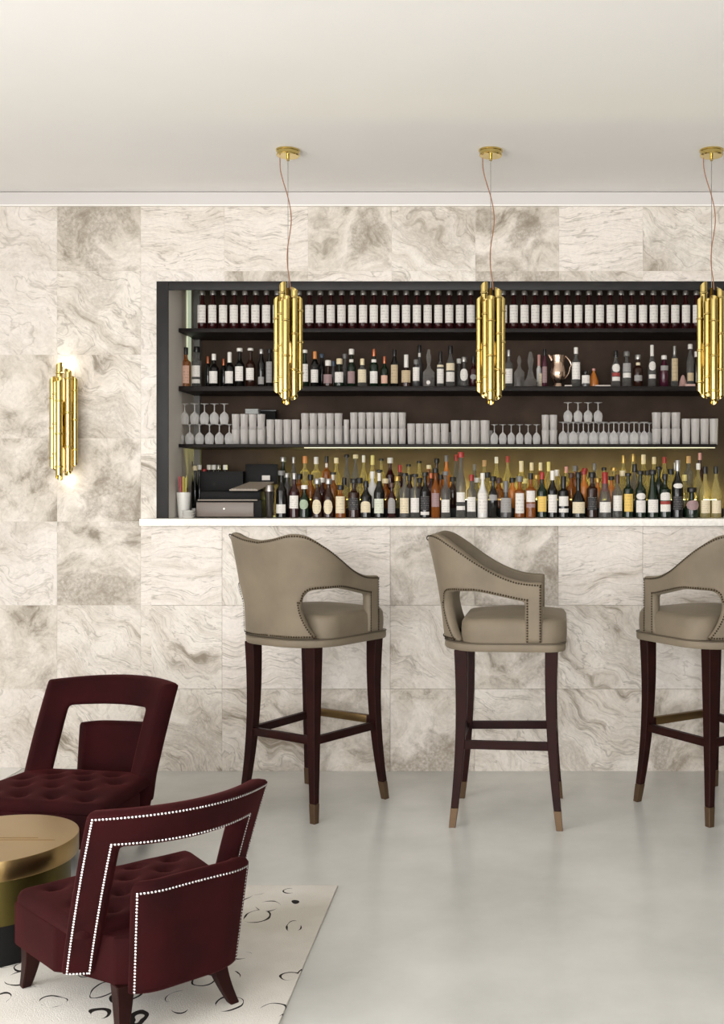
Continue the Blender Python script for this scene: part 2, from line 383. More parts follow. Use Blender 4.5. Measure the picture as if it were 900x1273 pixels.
# dark frame of the niche (two jambs and a head)
fr = empty('trim_3', ((NX0+NX1)/2, YW, NZ0)); struct(fr)
def fpart(nm, x0, x1, z0, z1):
    bm = bmesh.new(); add_box(bm, x0-fr.location.x, x1-fr.location.x, -.008, .0, z0-fr.location.z, z1-fr.location.z, .002); link(nm, mesh(nm, bm), FRAME, fr)
fpart('frame_jamb', NX0, RX0, NZ0, NZ1); fpart('frame_jamb', RX1, NX1, NZ0, NZ1); fpart('frame_head', RX0, RX1, RZ1, NZ1)
struct(box('wall_niche_back', RX0, RX1, YK, YK+.05, NZ0-.05, 2.44, BACKP))
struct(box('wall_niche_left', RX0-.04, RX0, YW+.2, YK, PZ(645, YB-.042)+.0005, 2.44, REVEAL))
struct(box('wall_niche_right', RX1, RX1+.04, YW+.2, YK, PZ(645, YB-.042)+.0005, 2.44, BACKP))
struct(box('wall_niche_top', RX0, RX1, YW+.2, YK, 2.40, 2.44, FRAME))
# grey corner strip at the back of the left reveal
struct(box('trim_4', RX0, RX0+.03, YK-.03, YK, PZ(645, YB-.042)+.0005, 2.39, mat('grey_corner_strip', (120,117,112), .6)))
# patch of daylight on the left floor, painted as a thin pale strip
struct(box('floor_light_patch', XL, FL(18, 962)[0], 1.0, YW-.002, 0, .004, mat('pale_floor_daylight', (232,231,226), .35)))

# ------------------------------------------------------------------ bar counter, worktop, shelves
bar = empty('bar_counter', (BX0, YB, 0)); tag(bar, 'bar front clad in beige travertine tiles below the worktop', 'bar counter')
YS = YB-.042
SZ1, SZ0 = PZ(645, YS), PZ(654, YS)
BX1 = 2.6
bm = bmesh.new(); add_box(bm, 0, BX1-BX0, .012, YW-YB-.003, 0, SZ0-.001); link('core', mesh('core', bm), GROUT, bar)
bcols = [188, 276, 381, 485, 590, 694, 799, 903, 1008, 1112, 1217, 1321]
brow = [(654, 752.5), (752.5, 856.5), (856.5, 959)]
BK = [(0,2,0,1,1,0,0,2,1,0,2), (2,0,3,2,1,2,3,0,2,1,2), (2,2,1,1,2,2,1,2,0,2,1)]
for ri, (ya, yb) in enumerate(brow):
    for ci in range(len(bcols)-1):
        x0, x1 = PX(bcols[ci], YB), PX(bcols[ci+1], YB); z0, z1 = PZ(yb, YB), min(PZ(ya, YB), SZ0)
        t = tile_obj(x1-x0, z1-z0, BK[ri][ci], bar, (x0+x1)/2-BX0, 0, (z0+z1)/2)
SX0 = PX(173, YS)
wt = prism('bar_worktop', [(SX0, YS), (BX1+.04, YS), (BX1+.04, YW-.002), (RX1-.007, YW-.002), (RX1-.007, YK-.002), (RX0+.007, YK-.002), (RX0+.007, YW-.002), (SX0, YW-.002)], SZ0, SZ1, SLAB, bev=.0018)
tag(wt, 'cream marble worktop slab along the bar', 'worktop')
YSH = 5.2
def LEDM(): return mat('led_strip', (255,246,215), .5, emit=(240,241,150), emit_s=85.)
def shelf(y_top, y_bot, label, xr=958):
    z1, z0 = PZ(y_top, YSH), PZ(y_bot, YSH)
    s = empty('wall_shelf', (0, YSH, z0)); tag(s, label, 'shelf')
    bm = bmesh.new(); add_box(bm, RX0+.002, PX(xr, YSH), 0, YK-YSH-.002, 0, z1-z0, .002); link('board', mesh('board', bm), SHELFM, s)
    return s, z1
S1, Z1 = shelf(408, 413, 'dark wooden shelf carrying the row of matching red bottles')
S2, Z2 = shelf(480, 486, 'dark wooden shelf carrying mixed spirit bottles and the silver jug')
S3, Z3 = shelf(552, 556, 'dark wooden shelf carrying the tumblers and stemmed glasses', 891)
# warm light strips that the bar has: under the glass shelf, behind the bottles, and in the left corner
def led(nm, x0, x1, y0, y1, z0, z1, label, s=None):
    o = box(nm, x0, x1, y0, y1, z0, z1, s or LEDM()); tag(o, label, 'light strip'); return o
led('light_strip', PX(378, YSH), PX(889, YSH), YSH+.003, YSH+.012, PZ(556, YSH)-.0042, PZ(556, YSH)-.0002, 'thin warm light strip under the front lip of the glass shelf', mat('led_strip_thin', (255,246,215), .5, emit=(240,232,180), emit_s=.25))
led('light_strip', RX0+.003, RX0+.008, 5.33, 5.39, Z2+.01, 2.38, 'pale vertical light strip in the corner of the niche', mat('led_strip_pale', (240,246,225), .5, emit=(226,240,205), emit_s=.30))

# ------------------------------------------------------------------ bottles and glasses
ONES = ['','first','second','third','fourth','fifth','sixth','seventh','eighth','ninth','tenth','eleventh','twelfth','thirteenth','fourteenth','fifteenth','sixteenth','seventeenth','eighteenth','nineteenth']
TENS = {2: ('twentieth','twenty'), 3: ('thirtieth','thirty'), 4: ('fortieth','forty'), 5: ('fiftieth','fifty'), 6: ('sixtieth','sixty')}
def ordinal(n):
    if n < 20: return ONES[n]
    return TENS[n//10][0] if n % 10 == 0 else TENS[n//10][1]+'-'+ONES[n % 10]
def bottle_prof(style, r, h, hc):
    """radius/height profile up to the cap; hc = height where the cap starts"""
    rn = max(.0062, r*.34)
    if style == 'whisky':   b, s = .62, .72
    elif style == 'squat':  b, s = .38, .56
    elif style == 'tall':   b, s = .62, .82
    elif style == 'wine':   b, s = .52, .74
    elif style == 'cone':   b, s = .30, .80
    else: b, s = .57, .73
    P = [(0, .001), (r*.86, 0), (r, .004)]
    if style == 'squat': P += [(r*1.0, h*.1), (r*1.04, h*.22), (r*.98, h*.36), (r*.7, h*.48), (rn*1.1, h*.57)]
    elif style == 'cone': P += [(r, h*.30), (r*.86, h*.45), (r*.62, h*.6), (rn*1.3, h*.76)]
    else: P += [(r, h*b), (r*.94, h*(b+.03)), (r*.62, h*(b+(s-b)*.55)), (rn*1.15, h*s)]
    P += [(rn, min(h*(s+.05), hc-.002)), (rn, hc-.001), (rn*.98, hc)]
    zs = []; out = []
    for q in P:
        if out and q[1] <= out[-1][1] and len(out) > 2: q = (q[0], out[-1][1]+.0008)
        out.append(q)
    out.append((0, out[-1][1]))
    return out, rn
def add_label(o, r, z0, z1, col, shape='rect', span=1.9):
    bm = bmesh.new(); n = 10; rr = r+.0006
    if shape == 'rect':
        lo = [bm.verts.new((rr*math.sin(a), -rr*math.cos(a), z0)) for a in [(-.5+k/n)*span for k in range(n+1)]]
        hi = [bm.verts.new((rr*math.sin(a), -rr*math.cos(a), z1)) for a in [(-.5+k/n)*span for k in range(n+1)]]
    elif shape in ('oval', 'round'):
        lo, hi = [], []
        for k in range(n+1):
            t = -1+2*k/n; a = t*span*.5; hh = math.sqrt(max(0, 1-t*t))*(z1-z0)/2+.0003
            lo.append(bm.verts.new((rr*math.sin(a), -rr*math.cos(a), (z0+z1)/2-hh))); hi.append(bm.verts.new((rr*math.sin(a), -rr*math.cos(a), (z0+z1)/2+hh)))
    elif shape == 'arch':
        lo, hi = [], []
        for k in range(n+1):
            t = -1+2*k/n; a = t*span*.5; lo.append(bm.verts.new((rr*math.sin(a), -rr*math.cos(a), z0))); hi.append(bm.verts.new((rr*math.sin(a), -rr*math.cos(a), z1-(z1-z0)*.3*(1-math.sqrt(max(0, 1-t*t))))))
    for k in range(n): bm.faces.new((lo[k], lo[k+1], hi[k+1], hi[k]))
    return link('paper_label', mesh('paper_label', bm), labmat(col), o)
def make_bottle(x, wpx, top, Y, zb, glass, cap, caph, labels, style='std', name='liquor_bottle', flat=1.):
    r = wpx*.5*Y/F*.97; zt = PZ(top, Y); h = zt-zb; ch = caph*Y/F; hc = h-ch
    P, rn = bottle_prof(style, r, h, hc)
    o = lathe(name, P, GLASS[glass], seg=16, loc=(PX(x, Y), Y, zb))
    rc = rn*(1.9 if ch < .03 else 1.35)
    lathe('cap', [(0, hc+.0002), (rc*.97, hc+.0002), (rc, hc+.002), (rc, h-.003), (rc*.9, h), (0, h)], capmat(cap), o, seg=12)
    for (c, ya, yb, sh) in labels:
        z1, z0 = PZ(ya, Y)-zb, PZ(yb, Y)-zb
        mid = (z0+z1)/2
        rr = r
        for (ra, za), (rb, zb_) in zip(P, P[1:]):
            if za <= mid <= zb_ and zb_ > za: rr = ra+(rb-ra)*(mid-za)/(zb_-za)
        z0 = max(z0, .004)
        add_label(o, max(rr, rn) if style not in ('squat',) else r*1.045, z0, z1, c, sh)
    return o
def parse(L):
    out = []
    for ln in L.strip().splitlines():
        p = ln.split()
        x, wpx, top, glass, cap, caph, style = float(p[0]), float(p[1]), float(p[2]), p[3], p[4], float(p[5]), p[6]
        labs = []
        for q in p[7:]:
            c, a, b, *sh = q.split(','); labs.append((c, float(a), float(b), sh[0] if sh else 'rect'))
        out.append((x, wpx, top, glass, cap, caph, style, labs))
    return out
LW = {'palegreen': 'pale green', 'mauve': 'mauve'}
def describe(glass, cap, labs, tail):
    s = GLW[glass]+' bottle, '
    if labs:
        l = labs[0]; s += {'oval': 'oval ', 'round': 'round ', 'arch': 'arched '}.get(l[3], '')+LW.get(l[0], l[0])+(' labels, ' if len(labs) > 1 else ' label, ')
    return s+cap+' cap, '+tail
# --- top shelf: one row of identical bottles, those the lamps do not hide
YT = 5.27
proto = None
xs = [251.5+13.35*k for k in range(48)]
for x in xs:
    if 345 < x < 371 or 597 < x < 623 or 872 < x < 900: continue
    xx = x
    if proto is None:
        o = proto = make_bottle(xx, 12.4, 362, YT, Z1, 'red', 'silver', 5, [('white', 380, 402, 'rect')], 'wine')
    else:
        o = copy_tree(proto); o.location.x = PX(xx, YT)
    tag(o, 'dark red bottle with tall white label in the top shelf row', 'bottle', 'matching red bottles on the top shelf')
# --- middle shelf
MIDDLE = parse('''
231 13 432 amber black 9 whisky pink,455,477
244.5 12.5 431 clear black 7 whisky white,455,469 white,472,477
258.5 8 443 black copper 13 tall
266 12.5 440 black white 8 std white,462,477
278 8 446 black copper 9 tall
285.5 12 438 black white 15 std white,462,477
298 12 433 black white 4 std white,456,474
311.5 12 433 brown white 3 std white,458,473
325 9 434 black silver 6 tall grey,469,478
335 9 434 black black 5 tall grey,450,476
379 11 435 green white 4 wine white,453,475
391.5 11 437 black orange 11 tall white,460,476
400 8 440 black blue 5 tall
408 12.5 448 brown white 7 squat mauve,466,477
414.5 7 449 grey blue 6 tall
422 12.5 446 green cream 7 squat white,463,476
428.8 6 440 clear grey 6 tall
437 11 434 green white 7 wine mauve,462,477 white,447,453
450.5 12.5 446 clear cream 8 whisky cream,460,476
465 11.5 434 green copper 9 std white,462,477 white,447,454
478 9.5 443 green copper 9 std pink,467,477
490.5 10.5 435 black black 8 tall tan,454,477
505 13 441 brown white 16 squat tan,461,476
517.5 10 447 grey grey 6 whisky white,457,474
521.5 9 429 grey black 9 wine white,439,446
547.5 10 437 clear black 15 std white,459,477 cream,454,457
560 12.5 430 clear black 10 wine white,463,475 cream,452,461
570.5 7 446 clear white 6 std
577 11.5 444 clear silver 6 squat white,459,474,oval
588.5 10 443 red black 8 std grey,466,472,round
632.5 11 435 clear silver 8 whisky white,459,477
670 6.5 441 pink pink 14 std
677 7 434 purple black 8 tall mauve,456,476
716 12 432 clear white 8 whisky white,451,472
728 11.5 461 grey black 4 squat white,467,477
765.5 12 436 clear black 8 std white,453,463,round red,464,468 white,469,474
779 12 437 clear grey 6 std grey,452,463 white,464,470
793 12 441 brown silver 6 std cream,451,457 grey,467,474
810.5 10.5 429 clear white 14 wine white,450,461,oval white,466,471
825.5 11.5 442 purple white 5 tall grey,455,461
838.5 9.5 430 clear silver 13 tall tan,446,474
858 9.5 428 clear white 6 tall tan,464,474
866 6.5 437 black white 7 tall
'''.replace('pink pink 14', 'white pink 14'))
YM = 5.30
extra_mid = [231]
n = 0
BEHIND = {258.5, 278, 400, 414.5, 428.8, 521.5, 570.5, 670}
for (x, wp, top, g, c, ch, st, lb) in MIDDLE:
    n += 1
    Y = YM+.075 if x in BEHIND else YM
    o = make_bottle(x, wp, top, Y, Z2, g, c, ch, lb, st)
    tag(o, describe(g, c, lb, ordinal(n)+' on middle shelf from side wall'), 'bottle', 'mixed bottles on the middle shelf')
# --- counter: front row
FRONT = parse('''
350 13.5 585 black grey 6 std white,627,638
366 12.5 588 red silver 8 std white,616,632
378.5 12.5 603 green white 5 std green,621,633,round
394.5 13 595 brown silver 7 wine cream,621,639,oval
408.5 13 595 brown silver 7 wine cream,621,639,oval
423.5 13 603 amber black 6 whisky cream,617,638
440 14 595 brown black 6 whisky black,619,634
455 14 598 black black 8 std cream,623,637,arch
471.5 13.5 584 black black 3 wine palegreen,620,638 white,588,598
487 10.5 600 red brown 6 std grey,619,638,arch
503 12.5 588 clear black 4 whisky cream,619,638
516 12 589 clear black 4 whisky white,619,637
528.5 12.5 587 black black 5 std black,617,634 white,636,640
541.5 11 582 amber black 6 std mauve,613,630
554 11.5 586 clear grey 5 std white,621,637
573 12 562 clear red 7 wine white,612,624 white,629,634
586 12 590 clear red 8 whisky white,618,636
600 12.5 588 white white 8 wine white,613,638
613 11.5 592 black black 6 std grey,615,622
629 14.5 598 grey grey 14 squat grey,619,637
646 12.5 592 amber grey 7 whisky white,613,638
659.8 12.5 588 amber black 8 whisky white,610,624 mauve,626,631
673.8 12.5 587 green red 9 std yellow,617,636
686.8 12.5 585 black white 12 std white,615,637
700.5 13.5 592 black black 20 whisky white,617,629 white,632,637
719 17 587 black black 8 squat cream,624,638
736 13.5 587 brown black 7 whisky black,618,634
752 16 587 clear red 24 cone white,624,637
767.5 12.5 590 clear brown 11 std white,616,635
781 12.5 588 green black 4 whisky yellow,614,636
796.2 13.5 585 green black 5 std white,622,637 white,613,621,round
811.3 14.5 584 green black 6 cone white,621,637
826.7 14.5 589 green black 8 whisky white,612,622,arch red,623,627 white,627,636
842.3 14 572 black silver 14 std black,617,634 white,601,607,oval
860 17.5 606 green black 6 squat mauve,622,634,round
876.5 13 580 pale black 9 wine cream,622,638
890 13 580 pale black 9 wine cream,622,638
''')
ZR = SZ1
YF = 5.15
n = 0
for (x, wp, top, g, c, ch, st, lb) in FRONT:
    n += 1
    o = make_bottle(x, wp*1.06, top, YF, ZR, g, c, ch, lb, st)
    tag(o, describe(g, c, lb, ordinal(n)+' in front row from cash register'), 'bottle', 'front row of bottles on the bar worktop')
# tiered black riser behind the front row
rz1, rz2 = SZ1+.045, SZ1+.085
rs = prism('bottle_riser', [(PX(343, 5.2), 5.205), (PX(900, 5.2), 5.205), (PX(900, 5.2), 5.315), (PX(343, 5.2), 5.315)], SZ1, rz1, BLACKB, bev=.002)
tag(rs, 'low black step carrying the middle row of bottles', 'riser')
rs = prism('bottle_riser', [(PX(343, 5.2), 5.317), (PX(900, 5.2), 5.317), (PX(900, 5.2), 5.43), (PX(343, 5.2), 5.43)], SZ1, rz2, BLACKB, bev=.002)
tag(rs, 'taller black step carrying the rear row of bottles', 'riser')
SECOND = parse('''
357 11 588 grey silver 6 std
372 12 589 amber black 7 whisky
386 10 590 amber black 7 std
400 11 594 red white 6 std
414 11 587 amber black 3 std white,588,597
428 12 594 pale black 9 whisky
447 12 594 pale black 7 whisky
463 12 586 white white 9 std
479 11 595 amber cream 6 std
494 11 592 pale gold 6 std
509 11 590 brown black 8 std
522 10 594 brown black 6 std
536 10 588 red copper 7 std
548 10 590 amber black 6 std
563 11 593 brown black 6 std
593 10 594 pale white 6 std
606 11 587 pale black 7 std
620 12 594 amber brown 7 std
637 11 594 orange black 6 std
653 11 595 pale yellow 6 std
667 11 590 pale gold 6 std
692 11 584 pale white 8 std
710 11 588 amber brown 6 std
726 11 585 orange red 5 std
743 11 594 orange gold 6 std
760 11 592 orange black 5 std
774 11 585 pale cream 7 std
789 12 577 clear black 10 std
805 11 585 pale black 6 std
819 10 580 green black 4 std
834 11 583 pale black 7 wine
851 12 590 pale yellow 8 std
868 11 576 pale white 8 wine
''')
n = 0
for (x, wp, top, g, c, ch, st, lb) in SECOND:
    n += 1
    o = make_bottle(x, wp*1.14, top, 5.262, rz1, g, c, ch, lb, st)
    tag(o, describe(g, c, lb, ordinal(n)+' in middle row from cash register'), 'bottle', 'middle row of bottles on the low step')
REAR = parse('''
352 12 568 green silver 6 std
365 10 568 clear silver 8 wine
379 12 567 pale orange 9 whisky
393 13 568 pale white 9 whisky
406 11 567 amber black 8 whisky white,576,583
418 9 569 pale cream 7 std
431 10 565 clear black 4 wine
442 10 565 clear cream 5 wine
452 9 566 pale white 9 wine
463 10 566 pale yellow 12 wine
474 10 570 pale black 3 std
485 11 569 red white 7 std
497 10 578 red red 9 std
508 9 577 pale black 3 wine
521 10 573 pale black 3 wine
533 9 578 amber cream 5 wine
543 10 570 brown black 6 wine
555 11 566 orange grey 8 wine
567 9 565 clear red 8 wine
590 10 577 clear grey 8 wine
602 11 572 pale cork 8 std
617 10 568 pale white 8 wine
631 10 567 pale red 8 wine
648 12 573 pale cream 14 wine
661 11 575 pale cream 10 wine
672 10 575 amber cream 10 wine
682 10 574 pale yellow 12 wine
693 10 584 pale cream 8 wine
704 10 580 pale pink 8 std
715 10 579 amber grey 7 std
727 10 582 pale red 5 std
739 10 576 clear grey 9 std
751 10 581 pale black 4 std
763 10 581 pale gold 4 std
775 10 566 pale gold 10 wine
787 10 564 pale gold 10 wine
800 12 565 pale cream 12 wine
813 11 568 pale cream 9 wine
826 11 568 pale red 8 wine
839 9 575 pale silver 10 wine
856 12 567 clear cork 9 whisky
870 10 563 red pink 9 wine
''')
n = 0
for (x, wp, top, g, c, ch, st, lb) in REAR:
    n += 1
    o = make_bottle(x, wp*1.02, top, 5.372, rz2, g, c, ch, lb, st)
    tag(o, describe(g, c, lb, ordinal(n)+' in rear row from cash register'), 'bottle', 'rear row of bottles on the taller step')
led('light_strip', PX(350, 5.45), PX(890, 5.45), 5.437, 5.452, SZ1+.075, SZ1+.086, 'warm light strip on the worktop behind the rear bottles')
# wine bottles behind the cash register
WB = [(230, 576, 'silver'), (237.5, 574, 'grey'), (242.5, 579, 'cream'), (248, 578, 'white'), (254, 583, 'red'), (260, 578, 'white'), (266, 578, 'white'), (271.5, 578, 'silver'), (280, 578, 'white')]
for i, (x, top, c) in enumerate(WB):
    o = make_bottle(x, 8.0, top, 5.40+.035*(i % 2), SZ1, 'black', c, 6, [], 'wine', name='wine_bottle')
    tag(o, 'dark wine bottle with %s cap, %s behind register from side wall' % (c, ordinal(i+1)), 'bottle', 'wine bottles behind the cash register')

# --- decanters, jug, carton and small things on the middle shelf
def solid(name, prof, m, x, Y, z, seg=20, parent=None): return lathe(name, prof, m, parent, seg, (PX(x, Y), Y, z))
CRYST = clear_glass('crystal', (186,182,176), .14); DARKLIQ = mat('dark_liquor', (40,14,12), .1)
def decanter(x, wpx, top, shoulder, label, wide=False):
    r = wpx*.5*YM/F; h = PZ(top, YM)-Z2; hs = PZ(shoulder, YM)-Z2
    prof = [(0, 0), (r*.97, 0), (r, .004), (r*(.98 if wide else 1), hs*.35), (r*(.55 if wide else .98), hs*(.62 if wide else .8)), (r*.35, hs), (r*.32, hs*1.08), (r*.4, hs*1.1), (0, hs*1.1)]
    o = solid('decanter', prof, CRYST, x, YM, Z2)
    lathe('liquor', [(0, .003), (r*.9, .003), (r*.92, hs*.3), (r*(.6 if wide else .9), hs*.55), (0, hs*.55)], DARKLIQ, o, 18)
    rs = r*.4
    lathe('stopper', [(0, hs*1.1+.0005), (rs*.7, hs*1.1+.0005), (rs*.6, hs*1.1+.006), (rs*1.1, (hs*1.1+h)/2), (rs*.5, h-.003), (0, h)], CRYST, o, 10)
    tag(o, label, 'decanter')
    return o
d1 = decanter(533, 15, 434, 458, 'square crystal decanter of dark liquor wearing a round white tag')
bm = bmesh.new(); add_lathe(bm, [(0, -.001), (.010, -.001), (.010, .001), (0, .001)], 14); bmesh.ops.rotate(bm, verts=bm.verts[:], matrix=Matrix.Rotation(PI/2, 3, 'X'))
link('tag', mesh('tag', bm), labmat('white'), d1, (0, -.0305, .025))
decanter(645.5, 13, 442, 458, 'round crystal decanter of dark liquor beside the wide ship decanter')
decanter(659.5, 18, 437, 462, 'wide-bottomed ship decanter of dark liquor with tall stopper', True)
ca = box('carton', PX(672.5, YM)-.008, PX(672.5, YM)+.014, YM+.03, YM+.06, Z2, PZ(463, YM), labmat('cream'), bev=.001); tag(ca, 'small cream carton between the ship decanter and silver jug', 'carton')
SILV = mat('copper_silver', (206,180,160), .2, metal=1.)
def jug():
    Y = YM; r = 9.6*Y/F; h = PZ(442, Y)-Z2; j = empty('pitcher', (PX(694, Y), Y, Z2)); tag(j, 'polished copper and silver pitcher with curved handle on the middle shelf', 'pitcher')
    lathe('body', [(0, 0), (r*.62, 0), (r*.6, h*.06), (r*.5, h*.14), (r*.62, h*.2), (r*1.0, h*.36), (r*1.02, h*.5), (r*.86, h*.68), (r*.82, h*.86), (r*.95, h), (r*.9, h), (r*.78, h*.86), (r*.8, h*.5), (0, h*.4)], SILV, j, 24)
    pts = []
    for k in range(13):
        a = k/12; pts.append((r*.8+ (r*.95)*math.sin(a*PI)**.8*(1.0 if a < .5 else .75), 0, h*(1.0-.72*a)))
    tube('handle', pts, .0035, SILV, j, 8)
    tube('spout', [(-r*.75, 0, h*.85), (-r*1.05, 0, h*.97), (-r*1.25, 0, h*1.03)], lambda t: .009-.005*t, SILV, j, 8)
jug()
def tilt_bottle():
    o = lathe('liqueur_bottle', [(0, 0), (.022, 0), (.026, .01), (.024, .04), (.012, .075), (.006, .085), (.006, .092), (0, .092)], GLASS['orange'], None, 18, (PX(738, YM+.06), YM+.06, Z2))
    lathe('cap', [(0, .0925), (.009, .0925), (.009, .103), (0, .103)], capmat('pink'), o, 10)
    tag(o, 'round orange liqueur bottle with pinkish cap behind a short white-labelled one', 'bottle')
tilt_bottle()
for x0, x1, lb in ((740, 759, 'thin white card lying on the middle shelf beside orange bottle'), (702, 711, 'small white card lying beside the pitcher foot')):
    c = box('card', PX(x0, 5.22), PX(x1, 5.22), 5.215, 5.24, Z2, Z2+.007, mat('white_card', (206,196,186), .7), bev=.001); tag(c, lb, 'card')
def pink_bag():
    bm = bmesh.new(); add_lathe(bm, [(0, 0), (.018, 0), (.021, .008), (.016, .035), (.008, .06), (0, .066)], 12, sy=.6); o = link('pouch', mesh('pouch', bm), mat('pink_cloth', (176,140,132), .8), None, (PX(849, YM), YM, Z2)); tag(o, 'small pinkish cloth pouch between tall clear bottles', 'pouch')
pink_bag()
for i in range(2):
    c = box('card_stack', PX(851.5, 5.23), PX(864, 5.23), 5.22, 5.25, Z2+.0065*i, Z2+.0065*i+.006, mat('pink_card', (206,170,160), .7), bev=.001)
    tag(c, ('lower' if i == 0 else 'upper')+' pink card stacked before the tall white-stoppered bottle', 'card')

# --- glasses
def tumbler_mesh(r, h):
    bm = bmesh.new(); add_lathe(bm, [(0, 0), (r*.82, 0), (r*.86, .003), (r, h), (r*.94, h), (r*.80, .012), (0, .011)], 14); return mesh('tumbler', bm)
def wine_mesh(r, h):
    """stands upside down: rim on the shelf, foot on top"""
    bm = bmesh.new(); add_lathe(bm, [(r*.78, 0), (r*.92, h*.14), (r, h*.30), (r*.86, h*.46), (r*.4, h*.56), (r*.12, h*.62), (r*.10, h*.92), (r*.3, h*.965), (r*.92, h*.99), (r*.92, h), (0, h)], 14); return mesh('wine_glass', bm)
YG = 5.27
def px2m(d, Y=YG): return d*Y/F
H1 = px2m(20.0)
tm = {}
def tumbler(x, Y, z, wpx, hpx, label, group):
    k = (wpx, hpx)
    if k not in tm: tm[k] = tumbler_mesh(px2m(wpx)*.5*.97, px2m(hpx)); tm[k].materials.append(GL_TUMB)
    o = link('tumbler', tm[k], None, None, (PX(x, Y), Y, z)); tag(o, label, 'glass', group); return o
segs = [(288, 330, 4, 38, 'tumblers beside the left stemware'), (331, 373, 4, 31, ''), (374, 426, 5, 39, ''), (427, 434, 1, 31, ''), (435, 505, 7, 40, ''), (506, 558, 5, 26, ''), (560, 609, 4, 30, ''), (673, 693, 2, 37, ''), (810, 846, 3, 40, ''), (847, 893, 4, 32, '')]
LOW = 'clear straight tumbler standing on the glass shelf, lower of its stack'
UP = 'clear straight tumbler stacked on top of another on the glass shelf'
for (a, b, n, hp, _) in segs:
    wp = (b-a)/n
    for i in range(n):
        x = a+wp*(i+.5); wq = round(min(wp, 13), 1)
        if hp > 33:
            tumbler(x, YG, Z3, wq, hp/2-.2, LOW, 'lower tumblers of the stacks'); tumbler(x, YG, Z3+px2m(hp/2), wq, hp/2-.2, UP, 'upper tumblers of the stacks')
        else:
            tumbler(x, YG, Z3, wq, hp, 'tall clear tumbler standing singly on the glass shelf', 'single tall tumblers')
        if hp < 40 and x < 610:     # second rank behind
            tumbler(x+wp*.3, YG+.07, Z3, wq, round(hp*.62, 1), 'clear tumbler in the second rank behind the stacked tumblers', 'second rank of tumblers')
wm_ = {}
def wine(x, Y, z, wpx, hpx, label, group):
    k = (wpx, hpx)
    if k not in wm_: wm_[k] = wine_mesh(px2m(wpx)*.5*.96, px2m(hpx)); wm_[k].materials.append(GL_WINE)
    o = link('wine_glass', wm_[k], None, None, (PX(x, Y), Y, z)); tag(o, label, 'glass', group); return o
hw_ = px2m(25.5)
for i in range(6):
    wine(223.5+12.3*i, YG, Z3, 12, 25.3, 'upturned stemmed glass by the side wall, lower tier', 'lower tier of stemware by the side wall')
for i in range(5):
    wine(229.6+12.3*i, YG, Z3+hw_, 12, 25.3, 'upturned stemmed glass by the side wall, upper tier', 'upper tier of stemware by the side wall')
for i in range(6):
    wine(614.5+10.5*i, YG, Z3, 10.2, 25, 'upturned stemmed glass in the short row between tumbler stacks', 'short row of upturned stemware')
for i in range(9):
    for r_ in range(2):
        wine(700+12.6*i+(6.3*r_), YG+.062*r_, Z3, 12.2, 28, 'upturned stemmed glass in the long row, %s rank' % ('front', 'rear')[r_], 'long row of upturned stemware, %s rank' % ('front', 'rear')[r_])
for i in range(4):
    wine(706+12.5*i, YG, Z3+px2m(28.3), 12, 24, 'upturned stemmed glass standing on top of the long row', 'four stemmed glasses on top of the row')
# trays on the left tumblers
tz = Z3+px2m(38)+.001
for i in range(3):
    t = box('coaster_tray', PX(306, YG), PX(322, YG), YG-.02, YG+.03, tz+i*.008, tz+i*.008+.007, mat('grey_tray', (150,152,150), .4), bev=.001); tag(t, ('bottom','middle','top')[i]+' flat grey tray of the pile lying on tumblers', 'tray')
bx = empty('black_caddy', (PX(331, YG+.16), YG+.16, Z3)); tag(bx, 'black caddy standing behind the tumblers beside the grey trays', 'caddy')
bm = bmesh.new(); q = px2m(13); add_box(bm, -q, q, -.02, .02, 0, px2m(44), .003); link('body', mesh('body', bm), BLACKB, bx)
bm = bmesh.new(); add_box(bm, -q*1.06, q*1.06, -.022, .022, px2m(44)+.0005, px2m(46), .001); link('lid', mesh('lid', bm), mat('black_lid', (38,40,42), .3), bx)

# --- left end of the counter: cups, straws, saucers, cash register, shaker
WHITE = mat('white_ceramic', (214,212,206), .35)
def cup(x, wt_, wb_, top, Y, label, group=None):
    h = PZ(top, Y)-SZ1; a, b = wt_*.5*Y/F, wb_*.5*Y/F
    o = lathe('cup', [(0, 0), (b, 0), (b*1.01, .002), (a, h), (a*.92, h), (b*.9, .006), (0, .006)], WHITE, None, 20, (PX(x, Y), Y, SZ1)); tag(o, label, 'cup'); return o
cup(213.5, 13, 10, 613, 5.20, 'white tapered cup against the side wall with a bottle behind')
c2 = cup(228.6, 18, 13, 612, 5.16, 'white tapered cup holding pink and yellow straws')
o = make_bottle(218, 11, 578, 5.30, SZ1, 'brown', 'cork', 5, [('tan', 603, 612, 'rect')], 'wine'); tag(o, 'brown bottle with cork cap behind the white cup by side wall', 'bottle')
SC_ = [mat('straw_pink', (190,84,90), .5), mat('straw_yellow', (196,184,84), .5), mat('straw_brown', (70,36,30), .5)]
for k in range(18):
    a = k*2.4; rr = .008+.013*((k*7) % 5)/5; ix, iy = rr*math.cos(a), rr*math.sin(a)
    which = 0 if ix < -.004 else (1 if k % 4 else 2)
    cx, cy = PX(228.6, 5.16), 5.16
    hz = PZ(592 if which < 2 else 605, 5.16)-.004*(k % 3)
    s = tube('drinking_straw', [(cx+ix*.7, cy+iy*.7, SZ1+.012), (cx+ix*1.35, cy+iy*1.3, hz)], .0019, SC_[which], None, 6)
    nm = ('pink', 'yellow', 'dark brown')[which]
    tag(s, nm+' drinking straw standing in the white cup', 'straw', nm+' straws in the cup')
